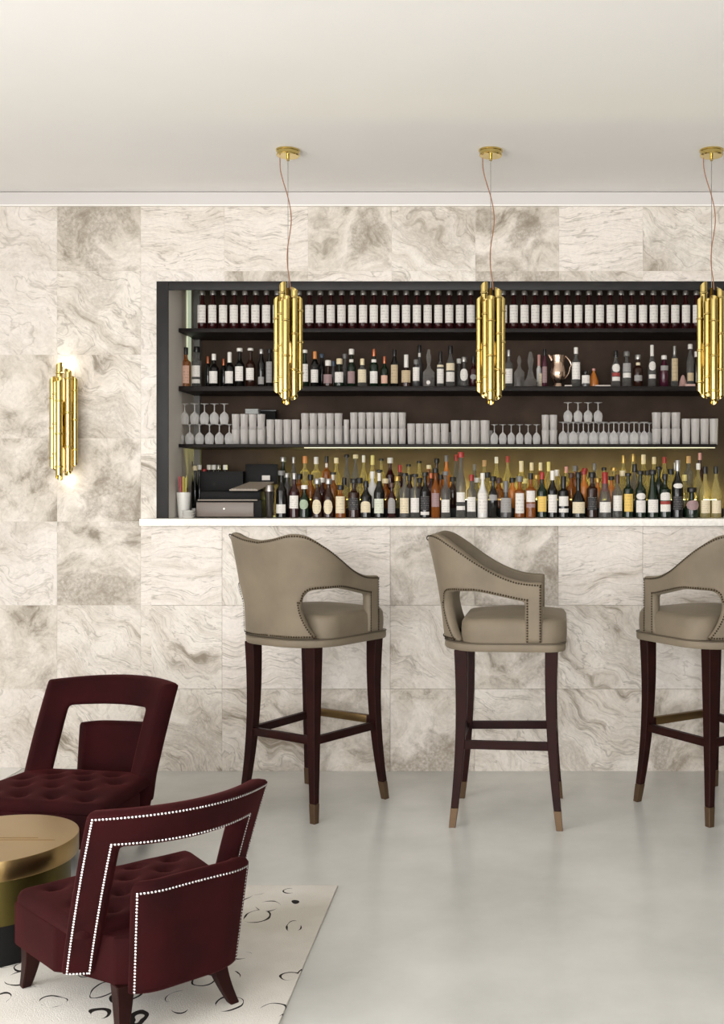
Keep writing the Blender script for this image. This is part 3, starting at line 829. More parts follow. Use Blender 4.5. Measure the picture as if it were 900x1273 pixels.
for i in range(3):
    h0 = SZ1+.0125*i
    o = lathe('bowl', [(0, 0), (.022, 0), (.031, .012), (.0335, .0123), (.0335, .0095), (.024, -.0), (0, 0)][:4]+[(.028, .0118), (.018, .002), (0, .002)], WHITE, None, 20, (PX(234, 5.09), 5.09, h0))
    tag(o, ('lowest','middle','topmost')[i]+' small white bowl stacked before the straw cup', 'bowl')
o = link('tumbler', tumbler_mesh(.013, .045), GL_TUMB, None, (PX(241.5, 5.2), 5.2, SZ1)); tag(o, 'small clear glass between the straw cup and cash register', 'glass')
def register():
    Y0 = 5.115; g = empty('cash_register', (PX(285, Y0), Y0, SZ1)); tag(g, 'black cash register with grey drawer front and tilted keypad', 'cash register')
    gx = g.location.x; X = lambda p, Y=Y0: PX(p, Y)-gx; Z = lambda p, Y=Y0: PZ(p, Y)-SZ1
    BLK = mat('register_black', (9,8,8), .6, spec=.2); GRY = mat('register_grey', (112,101,92), .4); KEY = mat('keypad_grey', (146,134,120), .45)
    def bb(nm, x0, x1, y0, y1, z0, z1, m, par=g, bev=.002):
        bm = bmesh.new(); add_box(bm, x0, x1, y0, y1, z0, z1, bev); return link(nm, mesh(nm, bm), m, par)
    bb('drawer_case', X(243), X(325), .004, .24, .002, Z(622), BLK)
    d = bb('drawer', X(244.5), X(315.5), -.006, .0035, .006, Z(624.5), GRY)
    lathe('lock', [(0, 0), (.004, 0), (.004, .003), (0, .0035)], mat('lock_white', (230,226,220), .3, metal=.5), d, 10, (X(279), -.0062, Z(632.5)-0)).rotation_euler = (PI/2, 0, 0)
    bb('drawer_trim', X(246), X(320), -.004, .0035, Z(622.6)+.001, Z(621.2)+.001, KEY, bev=.0005)
    bb('body', X(247), X(322), .03, .24, Z(622)+.0005, Z(611), BLK)
    # tilted keypad
    bm = bmesh.new(); z0, z1 = Z(608.5), Z(604, 5.25); dz = .006
    v = [bm.verts.new(p) for p in ((X(285), .0, z0), (X(320), .0, z0), (X(333), .13, z1+.02), (X(302), .13, z1+.02), (X(285), .0, z0-dz), (X(320), .0, z0-dz), (X(333), .13, z1+.014), (X(302), .13, z1+.014))]
    for f in ((0,1,2,3), (4,5,6,7), (0,1,5,4), (1,2,6,5), (2,3,7,6), (3,0,4,7)): bm.faces.new([v[i] for i in f])
    k = link('keypad', mesh('keypad', bm, smooth=False), KEY, g)
    bb('bracket', X(300), X(312), .05, .12, Z(611), Z(607)+.004, BLK)
    for i in range(8): bb('key', X(287+4*i), X(289.6+4*i), .006, .012, z0+.0012, z0+.003, mat('key_white', (210,204,196), .5), k, .0003)
    bb('screen', X(305, 5.3), X(345, 5.3), .185, .2, Z(602, 5.3), Z(577, 5.3), BLK)
    bb('screen_arm', X(316, 5.3), X(326, 5.3), .195, .225, Z(622), Z(600, 5.3), BLK)
    bb('printer', X(250, 5.28), X(303, 5.28), .15, .24, Z(611), Z(586, 5.28), mat('printer_black', (11,10,10), .6, spec=.2))
    bb('receipt', X(325, 5.27), X(335, 5.27), .165, .17, Z(597, 5.27), Z(591, 5.27), mat('receipt_paper', (205,198,190), .7), bev=.0004)
register()
def shaker():
    Y = 5.12; o = lathe('cocktail_shaker', [(0, 0), (.016, 0), (.0165, .002), (.024, PZ(612, Y)-SZ1), (.025, PZ(611, Y)-SZ1), (.023, PZ(611, Y)-SZ1), (.015, .004), (0, .004)], mat('smoked_steel', (70,66,64), .25, metal=.9), None, 20, (PX(335.3, Y), Y, SZ1))
    z = PZ(611, Y)-SZ1
    lathe('tin', [(.0225, z+.0005), (.0225, z+.004), (.018, z+.03), (0, z+.032)], mat('pale_tin', (150,146,142), .3, metal=.9), o, 18); tag(o, 'smoked cocktail shaker with pale tin beside the cash register', 'shaker')
shaker()

# ------------------------------------------------------------------ lamps of gold tubes
def tube_mesh(r, h, st, sb, ang):
    """hollow tube, mitred at top (st) and bottom (sb) towards direction ang"""
    bm = bmesh.new(); n = 18; dx, dy = math.cos(ang), math.sin(ang); R = []
    for rad, base, s in ((r, 0, -sb), (r, h, st), (r*.84, h, st), (r*.84, 0, -sb)):
        R.append([bm.verts.new((rad*math.cos(2*PI*k/n), rad*math.sin(2*PI*k/n), base+s*(math.cos(2*PI*k/n)*dx+math.sin(2*PI*k/n)*dy)*rad/r)) for k in range(n)])
    for a, b in ((0,1),(1,2),(2,3),(3,0)):
        for k in range(n): bm.faces.new((R[a][k], R[a][(k+1)%n], R[b][(k+1)%n], R[b][k]))
    return mesh('lamp_tube', bm, angle=35)
#            dx   depth  r   top  bottom
TUBES = [(-14.2, .004, 4.3, 370, 488), (-8.2, .030, 5.0, 352, 492), (-6.6, -.026, 4.2, 374, 491), (.2, -.046, 5.2, 372, 501), (9.4, -.026, 4.9, 361, 495), (14.4, .006, 4.3, 369, 485), (5.0, .034, 4.8, 382, 492)]
def tube_cluster(root, Y, cx, y_of, k, zref, depth_scale=1.):
    for i, (dx, dd, r, ta, tb) in enumerate(TUBES):
        zt, zb = PZ(y_of(ta), Y), PZ(y_of(tb), Y); rm = r*k*Y/F*.88
        ang = math.atan2(dd, dx*Y/F) if i != 3 else -PI/2
        t = link('lamp_tube', tube_mesh(rm, zt-zb, -rm*.75, -rm*.75, ang), GOLD, root, (dx*k*Y/F, dd*depth_scale, zb-zref))
        n = 3
        for q in range(n):
            zz = (zt-zb)*((q+.55+.22*((i*2) % 3-1))/n)
            lathe('ring', [(rm*.99, zz-.0048), (rm*1.24, zz-.0012), (rm*1.24, zz+.0012), (rm*.99, zz+.0048)], GOLD, t, 18)
def bulb_light(root, loc, power, name='bulb_light'):
    l = bpy.data.lights.new(name, 'POINT'); l.energy = power; l.color = (1.0, .90, .70); l.shadow_soft_size = .012
    o = bpy.data.objects.new(name, l); COL.objects.link(o); o.parent = root; o.location = loc
BULB = mat('lamp_bulb', (255,240,200), .4, emit=(255,226,150), emit_s=1.2)
YP = (ZC-CAM_H)*F/(HY-186.5)
def pendant(cx, label):
    z0 = PZ(501, YP); p = empty('pendant_lamp', (PX(cx, YP), YP, z0)); tag(p, label, 'pendant lamp', 'gold tube pendant lamps over the bar stools')
    tube_cluster(p, YP, cx, lambda y: y, 1.0, z0)
    zc = ZC-z0; X = lambda d: d*YP/F; Z = lambda py: PZ(py, YP)-z0
    c = lathe('ceiling_rose', [(0, zc-.0005), (.050, zc-.0005), (.050, zc-.006), (.046, zc-.008), (.046, zc-.020), (.048, zc-.022), (.045, zc-.026), (0, zc-.026)], GOLD, p, 32)
    lathe('stem', [(0, zc-.0262), (.006, zc-.0262), (.006, zc-.044), (.004, zc-.046), (0, zc-.046)], GOLD, p, 12)
    tube('cable', [(0, 0, zc-.045), (0, 0, Z(360))], .0013, STEEL, p, 6)
    key = [(-10, 197), (-9.5, 210), (-6, 225), (-1, 241), (3.3, 260), (4.4, 275), (2.8, 290), (.2, 306), (-.8, 320), (0, 335), (2.0, 348), (3, 360)]
    pts = []
    tb = [(y, d) for d, y in key]
    for i in range(40):
        y = 196+(360-196)*i/39; pts.append((X(smooth_interp(tb, y)), -.006*math.sin(i/39*PI), Z(y)))
    tube('cord', pts, .0021, CORDM, p, 6)
    # hub that carries the tubes, with the bulb in it
    lathe('hub', [(0, Z(425)), (.026, Z(425)), (.026, Z(390)), (.012, Z(382)), (.006, Z(358)), (0, Z(358))], GOLD_D, p, 16)
    lathe('bulb', [(0, Z(455)), (.010, Z(450)), (.013, Z(440)), (.009, Z(426)), (0, Z(426))], BULB, p, 14)
    return p
pendant(358, 'gold tube pendant lamp over the stool that has its back to the camera side')['label'] = 'gold tube pendant lamp above the bar stool closest to the armchairs'
pendant(610, '')['label'] = 'gold tube pendant lamp above the bar stool in the middle of three'
pendant(884.5, '')['label'] = 'gold tube pendant lamp above the bar stool farthest from the armchairs'
for o in COL.objects:
    if o.name.startswith('pendant_lamp'): o['category'] = 'pendant lamp'; o['group'] = 'gold tube pendant lamps over the bar stools'
def sconce():
    Y = YW-.075; z0 = PZ(594, Y); s = empty('wall_sconce', (PX(78.5, Y), Y, z0)); tag(s, 'gold tube wall sconce glowing on the travertine wall', 'wall lamp')
    yo = lambda y: 453+(y-352)*(594-453)/(501-352)
    tube_cluster(s, Y, 78.5, yo, .96, z0)
    Z = lambda py: PZ(py, Y)-z0
    bm = bmesh.new(); add_box(bm, -.028, .028, .058, .0745, Z(570), Z(480), .003); link('backplate', mesh('backplate', bm), GOLD, s)
    bm = bmesh.new(); add_box(bm, -.006, .006, .0, .058, Z(530), Z(516), .001); link('arm', mesh('arm', bm), GOLD_D, s)
    lathe('bulb', [(0, Z(500)), (.008, Z(498)), (.008, Z(474)), (0, Z(470))], BULB, s, 12)
    lathe('bulb', [(0, Z(585)), (.008, Z(582)), (.008, Z(560)), (0, Z(556))], BULB, s, 12)
    bulb_light(s, (-.012, .045, Z(452)), .12); bulb_light(s, (0, .045, Z(597)), .10)
sconce()

# ------------------------------------------------------------------ upholstered shells
class UPath:
    """a U in plan: open to +x, from the front end of one arm round the back to the other"""
    def __init__(s, xf, xr, hw, r):
        s.xf, s.xr, s.hw, s.r = xf, xr, hw, r
        s.a = xf-(-xr+r); s.q = PI/2*r; s.b = 2*(hw-r); s.L = 2*s.a+2*s.q+s.b; s.half = s.L/2
    def at(p, s):
        if s > p.half:
            x, y, nx, ny = p.at(p.L-s); return x, -y, nx, -ny
        if s <= p.a: return p.xf-s, -p.hw, 0., -1.
        t = s-p.a
        if t <= p.q:
            th = t/p.r; return -p.xr+p.r-p.r*math.sin(th), -(p.hw-p.r)-p.r*math.cos(th), -math.sin(th), -math.cos(th)
        return -p.xr, -(p.hw-p.r)+(t-p.q), -1., 0.
def shell(name, path, cols, nlo, nup, z0, zmid, ztop, low_ok, up_ok, deform, thick, m, parent, shear=None, sub=1):
    bm = bmesh.new(); V = {}; NJ = nlo+nup
    def vert(i, j, side):
        k = (i, j, side)
        if k in V: return V[k]
        s = cols[i]; zm = zmid(s)
        z = z0(s)+(zm-z0(s))*j/nlo if j <= nlo and nlo else zm+(ztop(s)-zm)*(j-nlo)/nup
        ss = s+(shear(s, z, j <= nlo) if shear else 0.)
        x, y, nx, ny = path.at(ss)
        t = thick(z) if callable(thick) else thick
        if side: x, y = x-nx*t, y-ny*t
        V[k] = bm.verts.new(deform(ss, x, y, nx, ny, z)); return V[k]
    cells = set()
    for i in range(len(cols)-1):
        sm = (cols[i]+cols[i+1])/2
        for j in range(NJ):
            if (j < nlo and low_ok(sm)) or (j >= nlo and up_ok(sm)): cells.add((i, j))
    for (i, j) in cells:
        o = [vert(i, j, 0), vert(i+1, j, 0), vert(i+1, j+1, 0), vert(i, j+1, 0)]; n = [vert(i, j, 1), vert(i+1, j, 1), vert(i+1, j+1, 1), vert(i, j+1, 1)]
        bm.faces.new(o); bm.faces.new(n[::-1])
        for (di, dj, a, b) in ((0, -1, 0, 1), (1, 0, 1, 2), (0, 1, 2, 3), (-1, 0, 3, 0)):
            if (i+di, j+dj) not in cells: bm.faces.new((o[b], o[a], n[a], n[b]))
    bmesh.ops.recalc_face_normals(bm, faces=bm.faces[:])
    me = bpy.data.meshes.new(name); bm.to_mesh(me); bm.free(); me.polygons.foreach_set('use_smooth', [True]*len(me.polygons))
    o = link(name, me, m, parent)
    if sub:
        md = o.modifiers.new('subsurf', 'SUBSURF'); md.levels = sub; md.render_levels = sub
    return o
def colset(path, breaks, step):
    bs = sorted(set([0., path.L, path.half]+list(breaks)+[path.L-b for b in breaks])); out = []
    for a, b in zip(bs, bs[1:]):
        n = max(1, round((b-a)/step)); out += [a+(b-a)*k/n for k in range(n)]
    return out+[path.L]
def add_nails(bm, line, path, deform, off, r, gap):
    """line: list of (s, z) on the shell's outer face"""
    P = []
    for (s, z) in line:
        x, y, nx, ny = path.at(s); P.append((Vector(deform(s, x, y, nx, ny, z)), Vector((nx, ny, 0))))
    acc = 0.
    for (p, n), (q, n2) in zip(P, P[1:]):
        d = (q-p).length; 
        while acc <= d and d > 1e-7:
            t = acc/d; c = p.lerp(q, t); nn = n.lerp(n2, t).normalized(); c = c+nn*off
            a = nn.cross(Vector((0,0,1))).normalized(); b = nn.cross(a)
            ring = [bm.verts.new(c+a*r*math.cos(2*PI*k/6)+b*r*math.sin(2*PI*k/6)) for k in range(6)]; top = bm.verts.new(c+nn*r*.8)
            for k in range(6): bm.faces.new((ring[k], ring[(k+1)%6], top))
            acc += gap
        acc -= d
def sample(line, n=14):
    out = []
    for (a, b), (c, d) in zip(line, line[1:]):
        out += [(a+(c-a)*k/n, b+(d-b)*k/n) for k in range(n)]
    return out+[line[-1]]
def cushion(name, hx, hy, cx, z0, z1, crown, m, parent, edge=.02, n=24, tufts=None, taper=0., corner=.04, bulge=.0):
    """upholstered pad: gridded top with rolled edges, straight skirt"""
    bm = bmesh.new(); G = {}
    def plan(u, v):
        x, y = u*hx, v*hy
        ax, ay = hx-corner, hy-corner
        if abs(x) > ax and abs(y) > ay:       # round the corners
            dx, dy = abs(x)-ax, abs(y)-ay; mx = max(dx, dy); d = math.hypot(dx, dy)
            if d > 0: k = mx/d; dx, dy = dx*k, dy*k
            x, y = math.copysign(ax+dx, x), math.copysign(ay+dy, y)
        y *= 1-taper*(hx-x)/(2*hx)
        return cx+x, y
    us = [-1+2*k/n for k in range(n+1)]; us = [math.copysign(1-(1-abs(u))**1.15, u) for u in us]
    for i, u in enumerate(us):
        for j, v in enumerate(us):
            x, y = plan(u, v); e = max(abs(u), abs(v)); dd = (1-e)*min(hx, hy)
            z = z1+crown*(1-u*u)*(1-v*v)
            if dd < edge: t = 1-dd/edge; z -= edge*(1-math.sqrt(max(0, 1-t*t*.98)))
            if tufts: z += tufts(x, y, dd)
            G[i, j] = bm.verts.new((x, y, z))
    for i in range(n):
        for j in range(n): bm.faces.new((G[i,j], G[i+1,j], G[i+1,j+1], G[i,j+1]))
    per = [(i, 0) for i in range(n)]+[(n, j) for j in range(n)]+[(i, n) for i in range(n, 0, -1)]+[(0, j) for j in range(n, 0, -1)]
    prev = [G[p] for p in per]
    for f in (.33, .66, 1.0):
        cur = []
        for p in per:
            g = G[p].co; b_ = 1+bulge*math.sin(f*PI); cur.append(bm.verts.new((cx+(g.x-cx)*b_, g.y*b_, g.z+(z0-g.z)*f)))
        for k in range(len(per)): bm.faces.new((prev[k], prev[(k+1)%len(per)], cur[(k+1)%len(per)], cur[k]))
        prev = cur
    bm.faces.new(prev)
    return link(name, mesh(name, bm, angle=55), m, parent)

# ------------------------------------------------------------------ bar stools
def make_stool():
    st = empty('bar_stool')
    SEATZ = .722
    pa = UPath(.155, .245, .243, .185); half = pa.half
    TOP = [(0, 1.118), (.07, 1.128), (.15, 1.146), (.21, 1.138), (.27, 1.098), (.33, 1.045), (.39, 1.000), (.45, .972), (.50, .962), (half, .958)]
    ztop = lambda s: smooth_interp(TOP, abs(s-half))
    D_H, D_P = half-.325, .070             # arc positions (from the arm front) of the opening's rear edge and of the post
    MIDT = [(0, .884), (.07, .884), (.16, .904), (.24, .922), (.29, .922), (.34, .920), (.372, .914), (.395, .894), (.405, .862), (.44, .858), (half, .858)]
    def zmid(s):
        s = min(s, pa.L-s); return smooth_interp(MIDT, s)
    OPEN = (.070, .405)
    def low_ok(s):
        s = min(s, pa.L-s); return not (OPEN[0] < s < OPEN[1])
    def shear(s, z, low):
        t = min(s, pa.L-s); sg = 1 if s < half else -1
        if t < OPEN[1]-.001 or not low: return 0.
        wgt = max(0., 1-(t-OPEN[1])/.12); zz = max(0., (.868-z)/(.868-SEATZ))
        return -sg*.068*wgt*zz**2.0
    def deform(s, x, y, nx, ny, z):
        t = (z-SEATZ)/.43; wr = smoothstep(.08, -.20, x)
        return (x-.075*t*wr-.01*math.sin(max(0,min(1,t))*PI)*wr*-1, y*(1+.10*t*smoothstep(.12, -.12, x)), z)
    cols = colset(pa, [OPEN[0], OPEN[1], .34, .372, .395, .44], .020)
    shell('back_shell', pa, cols, 7, 9, lambda s: SEATZ, zmid, ztop, low_ok, lambda s: True, deform, lambda z: .042, TAUPE, st, shear)
    # nailheads along the edges
    bm = bmesh.new(); e = .010
    for mir in (0, 1):
        M = (lambda s: s) if not mir else (lambda s: pa.L-s)
        ss = [k*half/60 for k in range(61)]
        add_nails(bm, [(M(s), ztop(s)-e) for s in ss if s >= e*.9], pa, deform, .0022, .0040, .0105)
        add_nails(bm, [(M(e), SEATZ+.01+(ztop(0)-e-SEATZ-.01)*k/20) for k in range(21)], pa, deform, .0022, .0040, .0105)
        add_nails(bm, [(M(OPEN[0]-e), SEATZ+.01+(zmid(0)+e-SEATZ-.01)*k/12) for k in range(13)], pa, deform, .0022, .0040, .0105)
        hs = [OPEN[0]-e+(OPEN[1]+e*.5-OPEN[0]+e)*k/40 for k in range(41)]
        add_nails(bm, [(M(s), zmid(s)+e) for s in hs], pa, deform, .0022, .0040, .0105)
        low = []
        for k in range(16):
            z = .872-(.872-SEATZ-.008)*k/15; s = OPEN[1]+e; low.append((M(s+shear(s, z, True)), z))
        add_nails(bm, low, pa, deform, .0022, .0040, .0105)
        add_nails(bm, [(M(OPEN[1]-.05+(half-OPEN[1]+.05)*k/30), SEATZ+.012) for k in range(31)], pa, deform, .0022, .0040, .0105)
    tag(link('nailhead_trim', mesh('nailhead_trim', bm, angle=80), NAIL_D, st), kind='stuff')['label'] = 'row of bronze nailheads'
    # seat
    cushion('seat_cushion', .206, .232, .040, SEATZ, .815, .024, TAUPE, st, edge=.018, n=30, corner=.09, bulge=.012, taper=-.0)
    def rim(nm, z0, z1, gx, m):
        bm = bmesh.new(); pts = []
        X0, X1, W, R = -.245, .246, .243, .10
        for cx, cy, a0 in ((X1-R*.7, W-R*.7, 0), (X0+.18, W-.18, PI/2), (X0+.18, -W+.18, PI), (X1-R*.7, -W+R*.7, 1.5*PI)):
            r = R*.7 if cx > 0 else .18
            for k in range(9): a = a0+PI/2*k/8; pts.append((cx+(r+gx)*math.cos(a), cy+(r+gx)*math.sin(a)))
        h = (z1-z0)/2; prof = [(-.003, z0), (.0, z0+h*.3), (.001, z0+h), (.0, z1-h*.3), (-.003, z1)]
        rings = []
        for d, z in prof:
            c = []
            for x, y in pts:
                l = math.hypot(x, y); c.append(bm.verts.new((x*(1+d/l), y*(1+d/l), z)))
            rings.append(c)
        n = len(pts)
        for a, b in zip(rings, rings[1:]):
            for k in range(n): bm.faces.new((a[k], a[(k+1)%n], b[(k+1)%n], b[k]))
        bm.faces.new(rings[0][::-1]); bm.faces.new(rings[-1]); link(nm, mesh(nm, bm, angle=50), m, st)
    rim('seat_rim', .690, .7215, -.003, TAUPE)
    rim('piping', .7180, .7235, -.0010, TAUPE_D)
    # legs, slightly sabre shaped, with brass ferrules
    RL = .188
    for sx in (1, -1):
        for sy in (1, -1):
            def sec(z):
                t = 1-z/.69; out = .030*t*t*1.05-.006*math.sin(t*PI); hf = .0255-.0125*t
                q = RL if sx > 0 else .168
                return (sx*(q+out), sy*(q+out), z, hf, hf)
            lg = beam('leg', [sec(.075+(.690-.075)*k/10) for k in range(11)], WOOD, st)
            beam('ferrule', [(*sec(0)[:3], sec(0)[3]*.98, sec(0)[4]*.98), (*sec(.0745)[:3], sec(.0745)[3]*1.04, sec(.0745)[4]*1.04)], FERR, lg, .001)
    zr = .318; o_ = RL+.008; ob = .168+.008
    for sy in (1, -1):
        bm = bmesh.new(); add_beam(bm, [(0, 0, 0, .010, .016), (0, 0, o_+ob-.030, .010, .016)]); bmesh.ops.transform(bm, matrix=Matrix.Translation((-ob+.015, sy*ob, zr)) @ Matrix.Rotation(sy*math.atan2(o_-ob, o_+ob), 4, 'Z') @ Matrix(((0,0,1,0),(1,0,0,0),(0,1,0,0),(0,0,0,1))), verts=bm.verts[:]); link('stretcher', mesh('stretcher', bm), WOOD, st)
    bm = bmesh.new(); add_box(bm, -ob-.010, -ob+.010, -ob+.018, ob-.018, zr-.016, zr+.016, .002); link('stretcher', mesh('stretcher', bm), WOOD, st)
    bm = bmesh.new(); add_box(bm, o_-.012, o_+.010, -o_+.018, o_-.018, zr+.004, zr+.034, .002); f = link('footrest', mesh('footrest', bm), WOOD, st)
    bm = bmesh.new(); add_box(bm, o_-.0135, o_+.0115, -o_+.05, o_-.05, zr+.0025, zr+.0355, .002); link('brass_sleeve', mesh('brass_sleeve', bm), BRASS_AGED, f)
    return st
stool = make_stool()
SG = 'taupe bar stools along the bar'
def place(o, x, y, rz, s, label, cat, group):
    o.location = (x, y, 0); o.rotation_euler = (0, 0, rz); o.scale = (s, s, s); tag(o, label, cat, group)
S2nd = copy_tree(stool); S3rd = copy_tree(stool)
Y1, Y2, Y3 = 4.50, 4.37, 4.46
place(stool, PX(387, Y1), Y1, math.radians(57.7), 1.0, 'taupe nailhead bar stool with its rounded back turned to the armchairs', 'bar stool', SG)
place(S2nd, PX(629, Y2), Y2, math.radians(-3), 1.0, 'taupe nailhead bar stool between the other two, set parallel to the bar', 'bar stool', SG)
place(S3rd, PX(885, Y3), Y3, math.radians(122.3), 1.0, 'taupe nailhead bar stool facing the bar, farthest from the armchairs', 'bar stool', SG)

# ------------------------------------------------------------------ rug, table, armchairs
def rug_mat():
    m, nt, b = nodes_of('patterned_rug'); N = nt.nodes.new; LK = nt.links.new
    tc = N('ShaderNodeTexCoord')
    wn = N('ShaderNodeTexNoise'); wn.inputs['Scale'].default_value = 5; LK(tc.outputs['Object'], wn.inputs['Vector'])
    sb = N('ShaderNodeVectorMath'); sb.operation = 'SCALE'; sb.inputs['Scale'].default_value = .10; LK(wn.outputs['Color'], sb.inputs[0])
    ad = N('ShaderNodeVectorMath'); LK(tc.outputs['Object'], ad.inputs[0]); LK(sb.outputs[0], ad.inputs[1])
    mp = N('ShaderNodeMapping'); mp.inputs['Scale'].default_value = (1, .8, 1); LK(ad.outputs[0], mp.inputs['Vector'])
    vo = N('ShaderNodeTexVoronoi'); vo.inputs['Scale'].default_value = 10; LK(mp.outputs[0], vo.inputs['Vector'])
    # ring around each cell centre, broken by noise
    s1 = N('ShaderNodeMath'); s1.operation = 'SUBTRACT'; s1.inputs[1].default_value = .36; LK(vo.outputs['Distance'], s1.inputs[0])
    s2 = N('ShaderNodeMath'); s2.operation = 'ABSOLUTE'; LK(s1.outputs[0], s2.inputs[0])
    nn = N('ShaderNodeTexNoise'); nn.inputs['Scale'].default_value = 9; LK(tc.outputs['Object'], nn.inputs['Vector'])
    wd = N('ShaderNodeMapRange'); wd.inputs['From Min'].default_value = .42; wd.inputs['From Max'].default_value = .70; wd.inputs['To Min'].default_value = 0.; wd.inputs['To Max'].default_value = .055; LK(nn.outputs['Fac'], wd.inputs['Value'])
    lt = N('ShaderNodeMath'); lt.operation = 'LESS_THAN'; LK(s2.outputs[0], lt.inputs[0]); LK(wd.outputs[0], lt.inputs[1])
    big = N('ShaderNodeTexNoise'); big.inputs['Scale'].default_value = 2.2; big.inputs['Detail'].default_value = 5; LK(tc.outputs['Object'], big.inputs['Vector'])
    r = N('ShaderNodeValToRGB'); r.color_ramp.elements[0].position = .35; r.color_ramp.elements[1].position = .6
    r.color_ramp.elements[0].color = (*lin((196,191,180)), 1); r.color_ramp.elements[1].color = (*lin((228,224,216)), 1); LK(big.outputs['Fac'], r.inputs['Fac'])
    mx = N('ShaderNodeMix'); mx.data_type = 'RGBA'; LK(lt.outputs[0], mx.inputs['Factor']); LK(r.outputs['Color'], mx.inputs['A']); mx.inputs['B'].default_value = (*lin((44,40,38)), 1)
    LK(mx.outputs['Result'], b.inputs['Base Color']); b.inputs['Roughness'].default_value = .95; b.inputs['Specular IOR Level'].default_value = .1
    f = N('ShaderNodeTexNoise'); f.inputs['Scale'].default_value = 260; LK(tc.outputs['Object'], f.inputs['Vector'])
    bp = N('ShaderNodeBump'); bp.inputs['Strength'].default_value = .35; bp.inputs['Distance'].default_value = .004; LK(f.outputs['Fac'], bp.inputs['Height']); LK(bp.outputs['Normal'], b.inputs['Normal'])
    return m
RXR, RYB = FL(420, 1103)
rug = box('area_rug', -2.55, RXR, 1.75, RYB, .0005, .008, rug_mat(), bev=.002); tag(rug, 'off-white rug with broken dark ring pattern under the armchair', 'rug')
def table():
    Y = 3.10; k = Y/F; r = 98*k; X = PX(-7, Y); zt = PZ(1042, Y)
    t = empty('coffee_table', (X, Y, .008)); tag(t, 'round brass drum coffee table in front of the burgundy armchairs', 'coffee table'); z = zt-.008
    th = 24*k
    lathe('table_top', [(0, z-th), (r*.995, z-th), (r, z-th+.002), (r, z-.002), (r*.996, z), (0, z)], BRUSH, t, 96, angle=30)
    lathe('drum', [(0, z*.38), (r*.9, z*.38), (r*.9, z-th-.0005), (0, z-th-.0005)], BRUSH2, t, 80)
    lathe('plinth', [(0, 0), (r*.86, 0), (r*.86, z*.38-.0005), (0, z*.38-.0005)], BLACKB, t, 80)
    for yy, x0, x1 in ((-.035, -.9, .80), (.005, -.9, .55)):
        bm = bmesh.new(); add_box(bm, r*x0, r*x1, r*yy*2-.0007, r*yy*2+.0007, z+.0001, z+.0008); link('inlay_line', mesh('inlay_line', bm), mat('dark_inlay', (112,90,52), .4, metal=1.), t)
table()

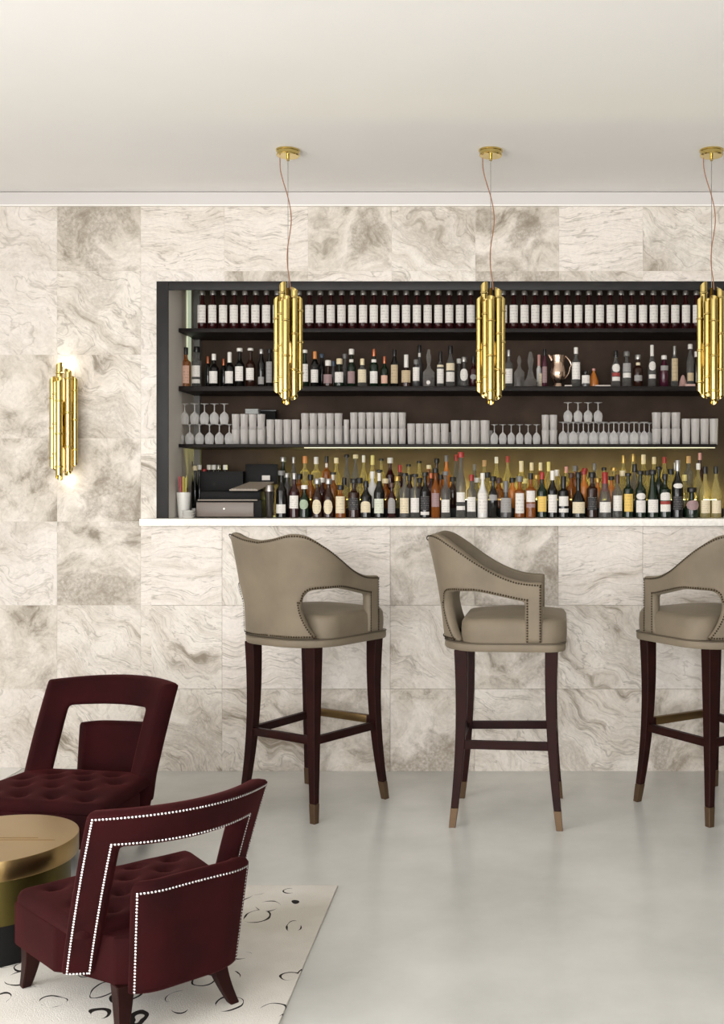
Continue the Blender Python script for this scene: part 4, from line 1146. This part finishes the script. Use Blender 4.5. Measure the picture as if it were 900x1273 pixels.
class BowPath:
    """a shallow bow across the chair, x = -bow at the centre"""
    def __init__(p, x0, w, bow): p.x0, p.w, p.bow = x0, w, bow; p.L = 2*w; p.half = w
    def at(p, s):
        y = -p.w+s; u = y/p.w; dx = 2*p.bow*y/p.w**2; n = math.hypot(1, dx)
        return p.x0-p.bow*(1-u*u), y, -1/n, dx/n
def make_armchair():
    ch = empty('armchair')
    ZL = .150
    def deform_p(s, x, y, nx, ny, z): t = max(0., z-.15); return (x-.17*t, y*(1+.25*t), z)
    pa = UPath(-.195, .345, .222, .14); half = pa.half
    A0 = .105; cp = [A0+(pa.L-2*A0)*k/32 for k in range(33)]
    def ptop(s):
        d = abs(s-half)/half; return .508+.016*(1-d*d)
    shell('back_panel', pa, cp, 1, 9, lambda s: ZL, lambda s: ZL+.02, ptop, lambda s: True, lambda s: True, deform_p, .070, VELVET, ch)
    # open frame: two raked stiles joined by a bowed top rail
    pf = BowPath(-.035, .306, .135); hf = pf.half; SW = .095
    def deform(s, x, y, nx, ny, z): t = max(0., z-.15); return (x-.34*t-.16*t*t, y*(1+.06*t), z)
    cf = colset(pf, [SW, .012], .022)
    def ftop(s):
        d = abs(s-hf)/hf; return .742+.010*(1-d*d)
    def fmid(s): return .618
    def ok_low(s): return min(s, pf.L-s) < SW
    shell('back_frame', pf, cf, 14, 5, lambda s: .158, fmid, ftop, ok_low, lambda s: True, deform, .075, VELVET, ch)
    bm = bmesh.new(); e = .019; ep = .028; R_, G_ = .0038, .0108; OF = .0015
    for k_ in (0, 1):
        Mf = (lambda s: s) if not k_ else (lambda s: pf.L-s)
        Mp = (lambda s: s) if not k_ else (lambda s: pa.L-s)
        zz = [.170+(ftop(0)-e-.170)*k/24 for k in range(25)]
        add_nails(bm, [(Mf(e), z) for z in zz], pf, deform, OF, R_, G_)
        z2 = [.170+(.635-.170)*k/20 for k in range(21)]
        add_nails(bm, [(Mf(SW-e), z) for z in z2], pf, deform, OF, R_, G_)
        add_nails(bm, [(Mf(e+(SW-2*e)*k/6), .170) for k in range(7)], pf, deform, OF, R_, G_)
        ss = [e+(hf-e)*k/40 for k in range(41)]
        add_nails(bm, [(Mf(s), ftop(s)-e) for s in ss], pf, deform, OF, R_, G_)
        s2 = [SW-e+(hf-SW+e)*k/40 for k in range(41)]
        add_nails(bm, [(Mf(s), .635) for s in s2], pf, deform, OF, R_, G_)
        add_nails(bm, [(Mp(A0+ep), ZL+.014+(ptop(A0)-ep-ZL-.014)*k/16) for k in range(17)], pa, deform_p, OF, R_, G_)
        s3 = [A0+ep+(half+.004-A0-ep)*k/40 for k in range(41)]
        add_nails(bm, [(Mp(s), ptop(s)-ep) for s in s3], pa, deform_p, OF, R_, G_)
    tag(link('nailhead_trim', mesh('nailhead_trim', bm, angle=80), NAIL_S, ch), kind='stuff')['label'] = 'rows of bright silver nailheads'
    hp = [(.345, .325), (.02, .300), (-.03, .235), (-.20, .190), (-.268, .10)]
    prism('seat_body', [(x, -y) for x, y in hp]+[(x, y) for x, y in hp[::-1]], .150, .302, VELVET, ch, .010)
    tg = [(x, y) for k, x in enumerate((.26, .15, .04, -.06)) for y in ((-.21, -.07, .07, .21) if k % 2 == 0 else (-.14, 0, .14))]
    def tufts(x, y, dd):
        z = 0.
        for tx, ty in tg:
            d2 = (x-tx)**2+(y-ty*(1-.15*(.25-tx)))**2; z -= .026*math.exp(-d2/.0007)+.010*math.exp(-d2/.0040)
        return z*min(1., dd/.03)
    cushion('seat_cushion', .245, .326, .100, .3025, .345, .026, VELVET, ch, edge=.03, n=44, corner=.04, tufts=tufts, taper=.13)
    for sx, sy in ((1, 1), (1, -1), (-1, 1), (-1, -1)):
        bx_, by_ = (.298, .278) if sx > 0 else (-.195, .160)
        def sec(z):
            t = 1-z/.152; o_ = (.030 if sx > 0 else .070)*t**1.6; hfw = .030-.014*t
            return (sx*(abs(bx_)+o_), sy*(by_+o_*.45), z, hfw, hfw)
        beam('leg', [sec(.152*k/8) for k in range(9)], WOOD, ch, .003)
    return ch
ac = make_armchair()
ac2 = copy_tree(ac)
def setchair(o, px, py, rz, s, label, z=0.):
    x, y = FL(px, py); o.location = (x, y, z); o.rotation_euler = (0, 0, math.radians(rz)); o.scale = (s, s, s); tag(o, label, 'armchair', 'burgundy velvet armchairs')
setchair(ac, 181, 1238, 132, .755, 'burgundy velvet armchair with silver nailhead back standing on the rug', .008)
setchair(ac2, 94, 1059, 260, .88, 'burgundy velvet armchair facing the brass table, its open back toward the wall')
ac2.scale.z = .78     # the one by the wall is a little lower in the seat and back
